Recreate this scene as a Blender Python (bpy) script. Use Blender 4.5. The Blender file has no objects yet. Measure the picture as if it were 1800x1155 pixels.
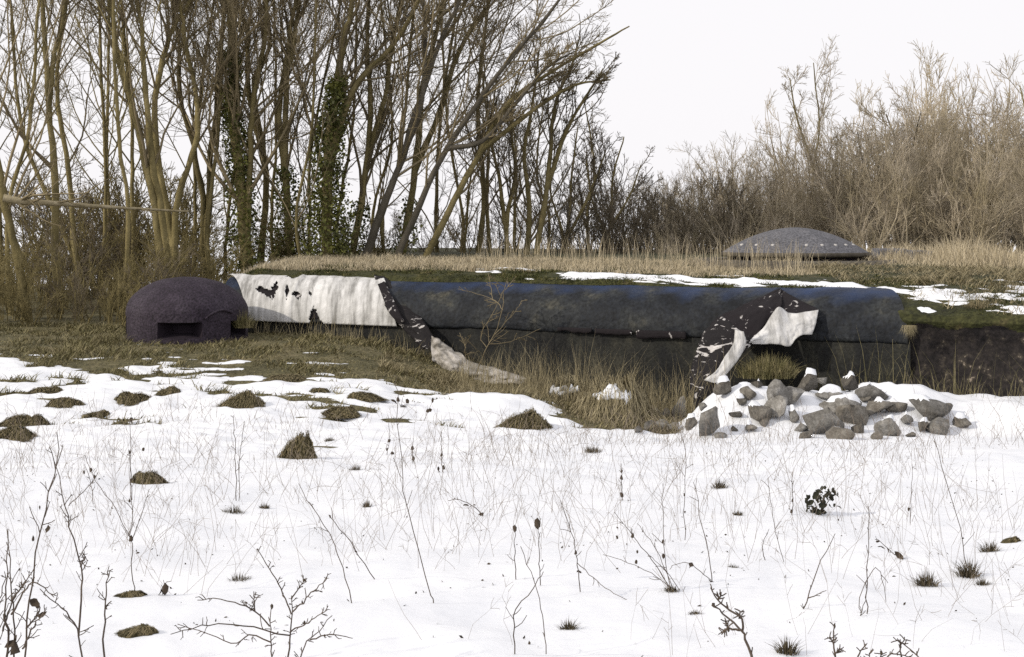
import bpy, math, random
import numpy as np

# ------------------------------------------------------------------ camera, sky, sun, exposure
scene = bpy.context.scene
COL = scene.collection
CAMZ, FPX, HOR = 3.2, 2500.0, 400.0          # eye height, focal length and horizon row of the 1800 px wide photograph
cam_d = bpy.data.cameras.new("camera")
cam = bpy.data.objects.new("camera", cam_d); COL.objects.link(cam)
cam.location = (0, 0, CAMZ); cam.rotation_euler = (math.radians(90), 0, 0)
cam_d.sensor_width = 36.0; cam_d.lens = 50.0
cam_d.shift_y = -(577.5 - HOR) / 1800.0
cam_d.clip_start = 0.1; cam_d.clip_end = 5000
scene.camera = cam

SUN_AZ, SUN_EL = -112.0, 28.0                 # degrees from +Y (negative = left), elevation
world = bpy.data.worlds.new("World"); scene.world = world; world.use_nodes = True
wn = world.node_tree; wn.nodes.clear()
w_out = wn.nodes.new("ShaderNodeOutputWorld"); w_bg = wn.nodes.new("ShaderNodeBackground")
sky = wn.nodes.new("ShaderNodeTexSky"); sky.sky_type = 'NISHITA'; sky.sun_disc = False
sky.sun_elevation = math.radians(SUN_EL); sky.sun_rotation = math.radians(SUN_AZ)
sky.dust_density = 5.0; sky.air_density = 1.0
# thin even white cloud veil over the clear sky
sc_ = wn.nodes.new("ShaderNodeVectorMath"); sc_.operation = 'SCALE'; sc_.inputs['Scale'].default_value = 1.0
wmix = wn.nodes.new("ShaderNodeMix"); wmix.data_type = 'RGBA'; wmix.inputs['Factor'].default_value = 0.93
wmix.inputs['B'].default_value = (10.3, 10.1, 10.3, 1)
w_bg.inputs['Strength'].default_value = 0.1
wn.links.new(sky.outputs[0], sc_.inputs[0]); wn.links.new(sc_.outputs[0], wmix.inputs['A'])
wn.links.new(wmix.outputs['Result'], w_bg.inputs['Color']); wn.links.new(w_bg.outputs[0], w_out.inputs[0])

sun_d = bpy.data.lights.new("sun", 'SUN'); sun_d.energy = 2.5; sun_d.angle = math.radians(1.2); sun_d.color = (1.0, 0.92, 0.78)
sun = bpy.data.objects.new("sun", sun_d); COL.objects.link(sun)
sun.rotation_euler = (math.radians(90 - SUN_EL), 0, math.radians(180 - SUN_AZ))
scene.view_settings.view_transform = 'Standard'; scene.view_settings.look = 'None'
scene.view_settings.exposure = 0.0; scene.view_settings.gamma = 1.0
scene.render.engine = 'CYCLES'
scene.cycles.max_bounces = 6; scene.cycles.diffuse_bounces = 3; scene.cycles.use_denoising = False

# ------------------------------------------------------------------ helpers
rng = np.random.default_rng(7)

def smooth(a, b, x):
    u = np.clip((np.asarray(x, float) - a) / (b - a), 0, 1)
    return u * u * (3 - 2 * u)

def _hash(ix, iy, seed):
    h = (ix.astype(np.int64) * 374761393 + iy.astype(np.int64) * 668265263 + seed * 1442695041) & 0xffffffff
    h = ((h ^ (h >> 13)) * 1274126177) & 0xffffffff
    return ((h ^ (h >> 16)) & 0xffffff) / float(0xffffff)

def vnoise(x, y, seed=0):
    x = np.asarray(x, float); y = np.asarray(y, float)
    ix = np.floor(x); iy = np.floor(y); fx = x - ix; fy = y - iy
    fx = fx * fx * (3 - 2 * fx); fy = fy * fy * (3 - 2 * fy)
    a = _hash(ix, iy, seed); b = _hash(ix + 1, iy, seed); c = _hash(ix, iy + 1, seed); d = _hash(ix + 1, iy + 1, seed)
    return (a * (1 - fx) + b * fx) * (1 - fy) + (c * (1 - fx) + d * fx) * fy

def fbm(x, y, seed=0, octv=4):
    s = 0.0; a = 0.5; n = 0.0
    for o in range(octv):
        s = s + a * (vnoise(x * 2 ** o + 17.3 * o, y * 2 ** o - 9.1 * o, seed + o) - 0.5) * 2; n += a; a *= 0.5
    return s / n

def unproj(px, py, Y):
    return np.array([(px - 900.0) / FPX * Y, Y, CAMZ - (py - HOR) / FPX * Y])

def norm(v):
    return v / np.maximum(np.linalg.norm(v, axis=-1, keepdims=True), 1e-9)

def catmull(pts, n):
    pts = np.asarray(pts, float)
    if len(pts) == 2:
        u = np.linspace(0, 1, n)[:, None]; return pts[0] * (1 - u) + pts[1] * u
    P = np.vstack([2 * pts[0] - pts[1], pts, 2 * pts[-1] - pts[-2]])
    t = np.linspace(0, len(pts) - 1 - 1e-6, n); i = t.astype(int); f = (t - i)[:, None]
    p0, p1, p2, p3 = P[i], P[i + 1], P[i + 2], P[i + 3]
    return 0.5 * (2 * p1 + (p2 - p0) * f + (2 * p0 - 5 * p1 + 4 * p2 - p3) * f ** 2 + (3 * p1 - p0 - 3 * p2 + p3) * f ** 3)

def make_mesh(name, V, faces, mats=(), smoothed=False):
    """V (n,3); faces: a list of index arrays (m,3) or (m,4)"""
    me = bpy.data.meshes.new(name)
    faces = [np.asarray(f, np.int32) for f in faces if len(f)]
    loops = np.concatenate([f.ravel() for f in faces]); cnt = np.concatenate([np.full(len(f), f.shape[1], np.int32) for f in faces])
    me.vertices.add(len(V)); me.vertices.foreach_set("co", np.ascontiguousarray(V, np.float32).ravel())
    me.loops.add(len(loops)); me.loops.foreach_set("vertex_index", loops)
    me.polygons.add(len(cnt)); starts = np.concatenate([[0], np.cumsum(cnt)[:-1]]).astype(np.int32)
    me.polygons.foreach_set("loop_start", starts)
    if smoothed: me.polygons.foreach_set("use_smooth", np.ones(len(cnt), bool))
    for m in mats: me.materials.append(m)
    me.update(calc_edges=True); me.validate()
    return me

def add(name, me, parent=None, loc=None):
    o = bpy.data.objects.new(name, me); COL.objects.link(o)
    if parent is not None: o.parent = parent
    if loc is not None: o.location = loc
    return o

def empty(name, loc=(0, 0, 0), label=None, cat=None, group=None):
    o = bpy.data.objects.new(name, None); COL.objects.link(o); o.location = loc; o.empty_display_size = 0.2
    return tag(o, label, cat, group)

def tag(o, label=None, cat=None, group=None, kind=None):
    if label: o["label"] = label
    if cat: o["category"] = cat
    if group: o["group"] = group
    if kind: o["kind"] = kind
    return o

def local(V, loc):
    return np.asarray(V) - np.asarray(loc, float)

class Geo:
    def __init__(s): s.V = []; s.F = {3: [], 4: []}; s.n = 0
    def add(s, V, F):
        V = np.asarray(V, float).reshape(-1, 3); F = np.asarray(F, np.int64)
        s.V.append(V)
        if len(F): s.F[F.shape[1]].append(F + s.n)
        s.n += len(V); return s
    def mesh(s, name, mat, smoothed=False, org=None):
        V = np.vstack(s.V)
        if org is not None: V = V - np.asarray(org, float)
        return make_mesh(name, V, [np.vstack(f) for f in s.F.values() if f], (mat,) if mat else (), smoothed)

def tubes(P, R, sides):
    P = np.asarray(P, float); R = np.asarray(R, float)
    if P.ndim == 2: P = P[None]; R = R[None]
    K, n, _ = P.shape
    T = norm(np.gradient(P, axis=1)); D = norm(P[:, -1] - P[:, 0])
    ref = np.where(np.abs(D[:, 2:3]) < 0.8, np.array([[0, 0, 1.0]]), np.array([[1.0, 0.13, 0]]))[:, None, :]
    U = norm(np.cross(T, np.broadcast_to(ref, T.shape))); W = np.cross(T, U)
    a = np.arange(sides) * 2 * math.pi / sides
    ring = P[:, :, None, :] + R[:, :, None, None] * (np.cos(a)[None, None, :, None] * U[:, :, None, :] + np.sin(a)[None, None, :, None] * W[:, :, None, :])
    idx = np.arange(K * n * sides).reshape(K, n, sides)
    i2 = np.roll(idx, -1, axis=2)
    F = np.stack([idx[:, :-1], i2[:, :-1], i2[:, 1:], idx[:, 1:]], axis=-1).reshape(-1, 4)
    return ring.reshape(-1, 3), F

def spawn(P, R, m, u0, u1, ang, length, n, up, wob, r_frac, tip, r, taper=0.55, minlen=0.05, bias=None):
    """m children on every polyline of the batch; lengths are a share of the parent's own length"""
    K, N, _ = P.shape
    seg = np.linalg.norm(np.diff(P, axis=1), axis=2).sum(1)
    u = r.uniform(u0, u1, (K, m)); f = u * (N - 1); i = np.minimum(f.astype(int), N - 2); w = (f - i)[..., None]
    k = np.arange(K)[:, None]
    pos = P[k, i] * (1 - w) + P[k, i + 1] * w
    tan = norm(P[k, i + 1] - P[k, i]); rad = R[k, i] * (1 - w[..., 0]) + R[k, i + 1] * w[..., 0]
    rnd = r.normal(size=(K, m, 3)); perp = norm(rnd - (rnd * tan).sum(-1, keepdims=True) * tan)
    a = np.radians(ang) * r.uniform(0.6, 1.35, (K, m))[..., None]
    d = norm(np.cos(a) * tan + np.sin(a) * perp)
    if bias is not None: d = norm(d + np.asarray(bias))
    L = np.maximum(length * seg[:, None] * (1 - taper * (u - u0) / max(u1 - u0, 1e-6)) * r.uniform(0.55, 1.25, (K, m)), minlen)
    pts = [pos]; step = (L / (n - 1))[..., None]
    for j in range(n - 1):
        pts.append(pts[-1] + d * step)
        d = norm(d + np.array([0, 0, up]) + wob * r.normal(size=(K, m, 3)))
    C = np.stack(pts, axis=2).reshape(K * m, n, 3)
    r0 = np.maximum(rad * r_frac, tip * 1.2).reshape(-1, 1); q = np.linspace(0, 1, n)[None]
    RR = r0 * (1 - q) + tip * q
    return C, RR

def blades(base, h, dirs, lean, width, r, bend=0.6):
    """thin curved grass leaves: one quad and one triangle each"""
    K = len(base); h = np.asarray(h)[:, None]; dirs = norm(dirs)
    lean = np.asarray(lean)[:, None]
    side = norm(np.cross(dirs, np.array([[0, 0, 1.0]])) + 1e-6) * np.asarray(width)[:, None]
    rot = r.uniform(0, 2 * math.pi, K)[:, None]
    side = np.cos(rot) * side + np.sin(rot) * dirs * np.asarray(width)[:, None]
    mid = base + np.array([[0, 0, 1.0]]) * h * 0.55 + dirs * h * lean * 0.4
    tip = base + np.array([[0, 0, 1.0]]) * h * (1 - 0.35 * np.clip(lean, 0, 1.5) * bend) + dirs * h * lean
    V = np.stack([base - side, base + side, mid + side * .7, mid - side * .7, tip], axis=1).reshape(-1, 3)
    o = (np.arange(K) * 5)[:, None]
    return V, o + np.array([[0, 1, 2, 3]]), o + np.array([[3, 2, 4]])

def add_blades(geo, *a, **k):
    V, Q, T = blades(*a, **k); n0 = geo.n
    geo.add(V, Q); geo.F[3].append(T + n0)

# ------------------------------------------------------------------ materials
def nt(m): return m.node_tree.nodes, m.node_tree.links

def mat_noise(name, stops, scale=4.0, detail=6.0, rough=0.85, bump=0.0, bscale=30.0, stretch=(1, 1, 1), spec=0.25, coords='Object', fine=None, distortion=0.0):
    m = bpy.data.materials.new(name); m.use_nodes = True; N, L = nt(m)
    b = N["Principled BSDF"]; b.inputs['Roughness'].default_value = rough; b.inputs['Specular IOR Level'].default_value = spec
    tc = N.new("ShaderNodeTexCoord"); mp = N.new("ShaderNodeMapping"); mp.inputs['Scale'].default_value = stretch
    no = N.new("ShaderNodeTexNoise"); no.inputs['Scale'].default_value = scale; no.inputs['Detail'].default_value = detail
    no.inputs['Roughness'].default_value = 0.62; no.inputs['Distortion'].default_value = distortion
    cr = N.new("ShaderNodeValToRGB"); el = cr.color_ramp.elements
    while len(el) < len(stops): el.new(0.5)
    for e, (p, c) in zip(el, stops): e.position = p; e.color = (*c, 1)
    L.new(tc.outputs[coords], mp.inputs[0]); L.new(mp.outputs[0], no.inputs[0]); L.new(no.outputs[0], cr.inputs[0])
    col = cr.outputs[0]
    if fine:
        n2 = N.new("ShaderNodeTexNoise"); n2.inputs['Scale'].default_value = fine[0]; n2.inputs['Detail'].default_value = 3
        mr = N.new("ShaderNodeMapRange"); mr.inputs['From Min'].default_value = 0.3; mr.inputs['From Max'].default_value = 0.7
        mr.inputs['To Min'].default_value = fine[1]; mr.inputs['To Max'].default_value = fine[2]
        mx = N.new("ShaderNodeVectorMath"); mx.operation = 'SCALE'
        L.new(tc.outputs[coords], n2.inputs[0]); L.new(n2.outputs[0], mr.inputs[0]); L.new(col, mx.inputs[0]); L.new(mr.outputs[0], mx.inputs['Scale'])
        col = mx.outputs[0]
    L.new(col, b.inputs['Base Color'])
    if bump:
        n3 = N.new("ShaderNodeTexNoise"); n3.inputs['Scale'].default_value = bscale; n3.inputs['Detail'].default_value = 5
        bp = N.new("ShaderNodeBump"); bp.inputs['Strength'].default_value = bump; bp.inputs['Distance'].default_value = 0.02
        L.new(tc.outputs[coords], n3.inputs[0]); L.new(n3.outputs[0], bp.inputs['Height']); L.new(bp.outputs[0], b.inputs['Normal'])
    return m

def vary(m, lo, hi):
    """each object of the kind is a little lighter or darker"""
    N, L = nt(m); b = N["Principled BSDF"]; col = b.inputs['Base Color'].links[0].from_socket
    oi = N.new("ShaderNodeObjectInfo"); mr = N.new("ShaderNodeMapRange"); mr.inputs['To Min'].default_value = lo; mr.inputs['To Max'].default_value = hi
    mx = N.new("ShaderNodeVectorMath"); mx.operation = 'SCALE'
    L.new(oi.outputs['Random'], mr.inputs[0]); L.new(col, mx.inputs[0]); L.new(mr.outputs[0], mx.inputs['Scale']); L.new(mx.outputs[0], b.inputs['Base Color'])

M = {}
M['snow'] = mat_noise('snow', [(0.3, (0.735, 0.755, 0.80)), (0.7, (0.785, 0.80, 0.835))], 1.2, rough=0.7, bump=0.35, bscale=9, spec=0.2)
M['soil'] = mat_noise('soil', [(0.25, (0.04, 0.038, 0.018)), (0.5, (0.095, 0.085, 0.042)), (0.75, (0.18, 0.15, 0.085))], 1.6, bump=0.8, bscale=25, fine=(14, 0.6, 1.4))
M['turf'] = mat_noise('turf', [(0.25, (0.016, 0.017, 0.007)), (0.45, (0.034, 0.036, 0.012)), (0.58, (0.052, 0.052, 0.018)), (0.72, (0.085, 0.066, 0.033))], 2.4, bump=1.0, bscale=18, fine=(22, 0.45, 1.4))
M['grass_olive'] = mat_noise('grass_olive', [(0.25, (0.075, 0.078, 0.028)), (0.48, (0.17, 0.15, 0.07)), (0.72, (0.34, 0.29, 0.165))], 7, rough=0.7)
M['grass_green'] = mat_noise('grass_green', [(0.3, (0.02, 0.024, 0.008)), (0.46, (0.05, 0.056, 0.015)), (0.57, (0.10, 0.10, 0.03)), (0.7, (0.24, 0.2, 0.10))], 5, rough=0.7)
M['straw'] = mat_noise('straw', [(0.25, (0.30, 0.25, 0.155)), (0.5, (0.46, 0.39, 0.27)), (0.8, (0.60, 0.53, 0.39))], 6, rough=0.7)
M['straw_dark'] = mat_noise('straw_dark', [(0.25, (0.12, 0.10, 0.055)), (0.5, (0.26, 0.22, 0.13)), (0.75, (0.44, 0.38, 0.25))], 8, rough=0.7)
M['tuft_mound'] = mat_noise('tuft_mound', [(0.25, (0.03, 0.027, 0.012)), (0.6, (0.075, 0.062, 0.03)), (0.85, (0.12, 0.1, 0.05))], 9, bump=1.0, bscale=40)
M['tuft_dark'] = mat_noise('tuft_dark', [(0.3, (0.028, 0.023, 0.014)), (0.5, (0.075, 0.06, 0.035)), (0.72, (0.22, 0.18, 0.11))], 30, rough=0.8)
M['tuft_grass'] = mat_noise('tuft_grass', [(0.28, (0.035, 0.032, 0.013)), (0.47, (0.11, 0.092, 0.045)), (0.68, (0.32, 0.26, 0.15))], 30, rough=0.75)
M['bark'] = mat_noise('bark', [(0.25, (0.07, 0.058, 0.026)), (0.5, (0.18, 0.148, 0.066)), (0.75, (0.31, 0.255, 0.125))], 3.5, stretch=(1, 1, 0.35), bump=0.9, bscale=22, rough=0.9)
M['bark_grey'] = mat_noise('bark_grey', [(0.25, (0.05, 0.045, 0.035)), (0.55, (0.115, 0.1, 0.075)), (0.8, (0.17, 0.15, 0.12))], 3.0, stretch=(1, 1, 0.35), bump=0.8, bscale=22, rough=0.9)
M['bough'] = mat_noise('bough', [(0.3, (0.22, 0.18, 0.1)), (0.7, (0.42, 0.36, 0.24))], 4, bump=0.7)
M['twig'] = mat_noise('twig', [(0.3, (0.13, 0.105, 0.06)), (0.7, (0.27, 0.22, 0.135))], 2.0, rough=0.85)
M['twig_olive'] = mat_noise('twig_olive', [(0.3, (0.11, 0.092, 0.04)), (0.7, (0.25, 0.205, 0.095))], 1.5, rough=0.85)
M['twig_tan'] = mat_noise('twig_tan', [(0.28, (0.22, 0.185, 0.105)), (0.48, (0.38, 0.325, 0.235)), (0.72, (0.56, 0.49, 0.41))], 0.55, rough=0.85)
M['twig_dark'] = mat_noise('twig_dark', [(0.3, (0.08, 0.066, 0.046)), (0.7, (0.18, 0.15, 0.105))], 1.5, rough=0.85)
M['ivy'] = mat_noise('ivy_leaf', [(0.25, (0.03, 0.03, 0.01)), (0.46, (0.07, 0.076, 0.018)), (0.58, (0.15, 0.155, 0.035)), (0.75, (0.28, 0.25, 0.09))], 2.2, rough=0.6, spec=0.3, fine=(12, 0.6, 1.4))
M['weed'] = mat_noise('weed', [(0.3, (0.05, 0.038, 0.03)), (0.7, (0.13, 0.1, 0.075))], 9, rough=0.85)
M['weed_pale'] = mat_noise('weed_pale', [(0.3, (0.14, 0.11, 0.085)), (0.7, (0.30, 0.25, 0.2))], 5, rough=0.85)
M['dead_leaf'] = mat_noise('dead_leaf', [(0.3, (0.03, 0.022, 0.016)), (0.7, (0.08, 0.06, 0.042))], 12, rough=0.85)
M['dark_leaf'] = mat_noise('dark_leaf', [(0.3, (0.010, 0.011, 0.007)), (0.7, (0.032, 0.032, 0.016))], 14, rough=0.6)
M['rock'] = mat_noise('rock', [(0.25, (0.075, 0.068, 0.058)), (0.5, (0.18, 0.172, 0.158)), (0.75, (0.31, 0.30, 0.285))], 7, bump=0.9, bscale=26, fine=(40, 0.75, 1.25), coords='Object')
M['rock_dark'] = mat_noise('rock_dark', [(0.2, (0.05, 0.044, 0.036)), (0.5, (0.13, 0.118, 0.1)), (0.8, (0.24, 0.225, 0.2))], 6, bump=0.9, bscale=26, fine=(40, 0.75, 1.25))
M['steel_dark'] = mat_noise('steel_dark', [(0.25, (0.015, 0.010, 0.0165)), (0.5, (0.029, 0.021, 0.032)), (0.8, (0.055, 0.044, 0.058))], 2.2, bump=1.0, bscale=22, rough=0.8, spec=0.3, fine=(28, 0.35, 1.6))
M['steel_void'] = mat_noise('steel_void', [(0.3, (0.012, 0.008, 0.013)), (0.7, (0.025, 0.018, 0.026))], 4, rough=0.9)
M['steel_grey'] = mat_noise('steel_grey', [(0.25, (0.08, 0.08, 0.09)), (0.55, (0.12, 0.12, 0.133)), (0.8, (0.165, 0.16, 0.17))], 3, bump=1.0, bscale=20, rough=0.8, fine=(24, 0.5, 1.4))
M['steel_ring'] = mat_noise('steel_ring', [(0.3, (0.05, 0.043, 0.034)), (0.7, (0.12, 0.105, 0.08))], 5, bump=0.5, bscale=40)
M['bolt'] = mat_noise('bolt_light', [(0.3, (0.34, 0.33, 0.32)), (0.7, (0.6, 0.58, 0.56))], 10)
M['apron'] = mat_noise('apron', [(0.3, (0.06, 0.065, 0.075)), (0.7, (0.16, 0.165, 0.18))], 4, bump=0.6, bscale=30, fine=(25, 0.7, 1.3))
M['concrete'] = mat_noise('concrete_tarred', [(0.28, (0.005, 0.005, 0.006)), (0.45, (0.013, 0.0135, 0.014)), (0.58, (0.026, 0.026, 0.022)), (0.75, (0.09, 0.083, 0.06))], 1.7, stretch=(1, 1, 0.45), bump=0.7, bscale=14, fine=(24, 0.6, 1.35), rough=0.8)
M['earth_face'] = mat_noise('earth_face', [(0.3, (0.008, 0.007, 0.008)), (0.55, (0.022, 0.018, 0.017)), (0.64, (0.045, 0.038, 0.03)), (0.69, (0.24, 0.2, 0.16))], 7.0, bump=1.0, bscale=12, fine=(20, 0.5, 1.4))

# coping: sky sheen painted in by height near the crown, blue then pale, greenish black below, scabbed and streaked
def mat_coping():
    m = mat_noise('coping', [(0.3, (0.004, 0.005, 0.007)), (0.46, (0.011, 0.013, 0.017)), (0.57, (0.022, 0.024, 0.025)), (0.7, (0.065, 0.061, 0.045))], 1.6, bump=1.0, bscale=13, fine=(17, 0.45, 1.6), rough=0.7, spec=0.25)
    N, L = nt(m); b = N["Principled BSDF"]; col = b.inputs['Base Color'].links[0].from_socket
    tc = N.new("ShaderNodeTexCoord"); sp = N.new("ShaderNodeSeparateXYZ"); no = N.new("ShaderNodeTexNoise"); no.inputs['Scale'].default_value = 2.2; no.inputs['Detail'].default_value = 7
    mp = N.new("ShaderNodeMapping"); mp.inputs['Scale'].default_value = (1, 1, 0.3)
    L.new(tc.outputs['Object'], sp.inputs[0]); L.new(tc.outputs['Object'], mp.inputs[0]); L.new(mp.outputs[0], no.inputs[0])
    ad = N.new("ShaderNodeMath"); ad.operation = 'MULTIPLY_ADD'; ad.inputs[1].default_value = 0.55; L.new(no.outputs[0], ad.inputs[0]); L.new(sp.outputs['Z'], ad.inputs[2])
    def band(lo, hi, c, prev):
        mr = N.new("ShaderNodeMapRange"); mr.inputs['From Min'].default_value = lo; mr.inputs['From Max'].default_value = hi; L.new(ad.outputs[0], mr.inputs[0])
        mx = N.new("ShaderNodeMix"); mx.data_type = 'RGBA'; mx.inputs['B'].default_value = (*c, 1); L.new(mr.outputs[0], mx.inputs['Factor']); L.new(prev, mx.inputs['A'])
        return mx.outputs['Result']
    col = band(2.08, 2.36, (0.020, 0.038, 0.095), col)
    col = band(2.36, 2.54, (0.17, 0.22, 0.33), col)  # pale highlight along the crest, put into the colour
    L.new(col, b.inputs['Base Color'])
    return m
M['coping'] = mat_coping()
M['sheet_white'] = mat_noise('sheet_white', [(0.34, (0.25, 0.245, 0.235)), (0.46, (0.48, 0.475, 0.465)), (0.6, (0.66, 0.655, 0.65))], 2.2, stretch=(3.4, 0.6, 0.35), rough=0.75, bump=0.5, bscale=26, fine=(7, 0.82, 1.08))
M['sheet_grey'] = mat_noise('sheet_grey', [(0.32, (0.09, 0.08, 0.065)), (0.48, (0.27, 0.25, 0.22)), (0.68, (0.5, 0.47, 0.44))], 6, rough=0.8, bump=0.6, bscale=30)
M['sheet_black'] = mat_noise('sheet_black', [(0.0, (0.006, 0.005, 0.006)), (0.565, (0.012, 0.010, 0.011)), (0.585, (0.42, 0.40, 0.39)), (0.72, (0.66, 0.64, 0.63))], 2.6, stretch=(1.0, 1.0, 3.0), rough=0.8, bump=0.8, bscale=22, distortion=1.6, detail=9)
M['sheet_black_plain'] = mat_noise('sheet_black_plain', [(0.0, (0.006, 0.005, 0.006)), (0.61, (0.012, 0.009, 0.011)), (0.64, (0.40, 0.38, 0.37)), (0.8, (0.6, 0.6, 0.6))], 4.5, distortion=1.0, rough=0.85, bump=0.6, bscale=22)

for k_ in ('rock', 'rock_dark'): vary(M[k_], 0.6, 1.35)
for k_ in ('twig_tan', 'twig_dark', 'twig_olive', 'twig', 'bark'): vary(M[k_], 0.75, 1.3)

# ------------------------------------------------------------------ lie of the land
AX, AY, DX, DY = -5.6, 28.0, 0.891, -0.4545       # left foot of the wall and its direction
def wall_t(px):
    r = (px - 900.0) / FPX
    return (5.6 + r * 28.0) / (DX + 0.4545 * r)
def W(t, b, z):                                    # along the wall, back from its face, height
    t = np.asarray(t, float)
    return np.stack(np.broadcast_arrays(AX + DX * t, AY + DY * t + b, z), axis=-1)
def front(X, Y):                                   # metres in front of the wall face, and place along it
    t = (X - AX) / DX
    return (AY + DY * t) - Y, t

def H(X, Y):
    X = np.asarray(X, float); Y = np.asarray(Y, float)
    z = 1.69 - 1.36 / 14 * np.clip(Y - 5, 0, 14)
    z = z + 0.83 * smooth(1.2, -3.4, X) * smooth(14.5, 27, Y)
    z = z + 0.15 * smooth(30, 40, Y) - 0.25 * smooth(60, 200, Y)
    f, t = front(X, Y)
    z = z - 0.14 * smooth(3.6, 2.2, f) * smooth(-1.0, 0.8, X) * smooth(7.2, 5.6, X) * smooth(-2, 0, f)      # ditch at the foot of the wall
    z = z - 0.05 * np.exp(-((X - 1.9) / 1.2) ** 2 - ((Y - 19.6) / 1.6) ** 2)
    z = z + 0.30 * np.exp(-((X - 0.1) / 1.0) ** 2 - ((Y - 21.0) / 0.9) ** 2)
    pile = smooth(19.0, 20.8, Y) * smooth(22.6, 21.4, Y) * smooth(2.3, 3.4, X) * smooth(7.4, 5.6, X)
    z = z + pile * (0.60 + 0.07 * np.sin(X * 2.3 + 0.6) + 0.16 * fbm(X * 1.5, Y * 1.5, 15, 3))
    z = z + 0.28 * smooth(6.2, 7.2, X) * smooth(18, 20, Y) * smooth(24, 22, Y)
    near = smooth(40, 20, Y)
    z = z + 0.05 * fbm(X * 0.55, Y * 0.55, 3) * (0.4 + 0.6 * near) + 0.02 * fbm(X * 2.1, Y * 2.1, 9) * near
    return z

def hit(px, py, y0=4.0, y1=60.0):
    Y = np.linspace(y0, y1, 4000); r = (px - 900.0) / FPX
    d = CAMZ - (py - HOR) / FPX * Y - H(r * Y, Y)
    i = np.argmax(d <= 0) if (d <= 0).any() else len(Y) - 1
    return float(Y[i])

def hit_snow(px, py, y0=4.0, y1=60.0):
    Y = np.linspace(y0, y1, 4000); r = (px - 900.0) / FPX
    d = CAMZ - (py - HOR) / FPX * Y - H(r * Y, Y) - np.maximum(snow_t(r * Y, Y), 0)
    i = np.argmax(d <= 0) if (d <= 0).any() else len(Y) - 1
    return float(Y[i])

def snow_t(X, Y):
    ye = np.interp(X, [-12, -8, -4.5, -2, -1, 0, 1.2, 2.0, 2.8, 6.8, 7.6, 12], [22.9, 22.8, 22.8, 22.4, 21.2, 21.4, 20.4, 19.9, 21.7, 21.6, 22, 22])
    wd = np.interp(X, [-8, -3, 0, 3], [5.0, 4.2, 1.6, 1.2])
    c = np.clip((ye - Y) / wd, -1, 1)
    c = np.maximum(c, np.clip((Y - 44) / 5, -1, 1))
    c = np.where((c > 0) & (Y < 40), c + (np.minimum(3.5 * c, 0.04 + 0.62 * c) - c) * smooth(1.0, -1.5, X), np.where(Y < 40, 1.6 * c, c)); c = np.clip(c, -1, 1)
    n = 0.55 * fbm(X * 0.75 + 0.35 * Y, Y * 2.1, 21, 4) + 0.45 * fbm(X * 2.4 + 0.5 * Y, Y * 5.0, 33, 3)
    n2 = fbm(X * 0.5, Y * 0.5, 41, 3)
    T = 0.085 * (c - 0.05 * smooth(0.5, -2.5, X)) + n * (0.17 * (1 - np.abs(c) * 0.35)) * np.where(c >= 1, 0.3, 1.0) + 0.02 * n2
    near = smooth(17, 13, Y)
    T = T + near * (0.022 * fbm(X * 1.6, Y * 1.6, 43, 3) + 0.007 * fbm(X * 6, Y * 6, 47, 2))
    T = np.where(c > 0, T * (1 - near) + (0.085 + 0.045 * n2 + 0.02 * n + 0.03 * fbm(X * 1.7, Y * 1.7, 43, 3) + 0.008 * fbm(X * 6, Y * 6, 47, 2)) * near, T)
    return T

# ------------------------------------------------------------------ ground and snow
rows = np.concatenate([np.geomspace(1.0, 12, 130)[:-1], np.linspace(12, 30, 300)[:-1], np.geomspace(30, 900, 60)])
mid = np.linspace(-0.52, 0.52, 420); side = np.geomspace(0.52, 9, 22)[1:]
cols = np.concatenate([-side[::-1], mid, side])
def sheet(rows, cols):
    r_, c_ = np.meshgrid(rows, cols, indexing='ij')
    X = r_ * c_; Y = r_.copy()
    idx = np.arange(X.size).reshape(X.shape)
    F = np.stack([idx[:-1, :-1], idx[:-1, 1:], idx[1:, 1:], idx[1:, :-1]], -1).reshape(-1, 4)
    return X, Y, F
Xg, Yg, Fg = sheet(np.concatenate([[-300, -40, -6, -1.5, 0.2], rows[::2]]), np.concatenate([-side[::-1], mid[::2], side]))
neg = Yg < 1.0
Xg = np.where(neg, np.linspace(-1, 1, Xg.shape[1])[None, :] * 300, Xg)
Zg = H(Xg, Yg)
ground = add('ground', make_mesh('ground', np.stack([Xg, Yg, Zg], -1).reshape(-1, 3), [Fg], (M['soil'],), True)); tag(ground, kind='structure')

Xs, Ys, Fs = sheet(rows, cols)
Ts = snow_t(Xs, Ys)
Zs = H(Xs, Ys) + Ts
keep = (Ts.ravel()[Fs] > -0.02).any(1)
Vs = np.stack([Xs, Ys, Zs], -1).reshape(-1, 3); Fs = Fs[keep]
used = np.unique(Fs); remap = np.zeros(len(Vs), np.int64); remap[used] = np.arange(len(used))
snow = add('snow', make_mesh('snow', Vs[used], [remap[Fs]], (M['snow'],), True))
tag(snow, 'white snow lying over the field and breaking into patches near the bank', 'snow', kind='stuff')

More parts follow.
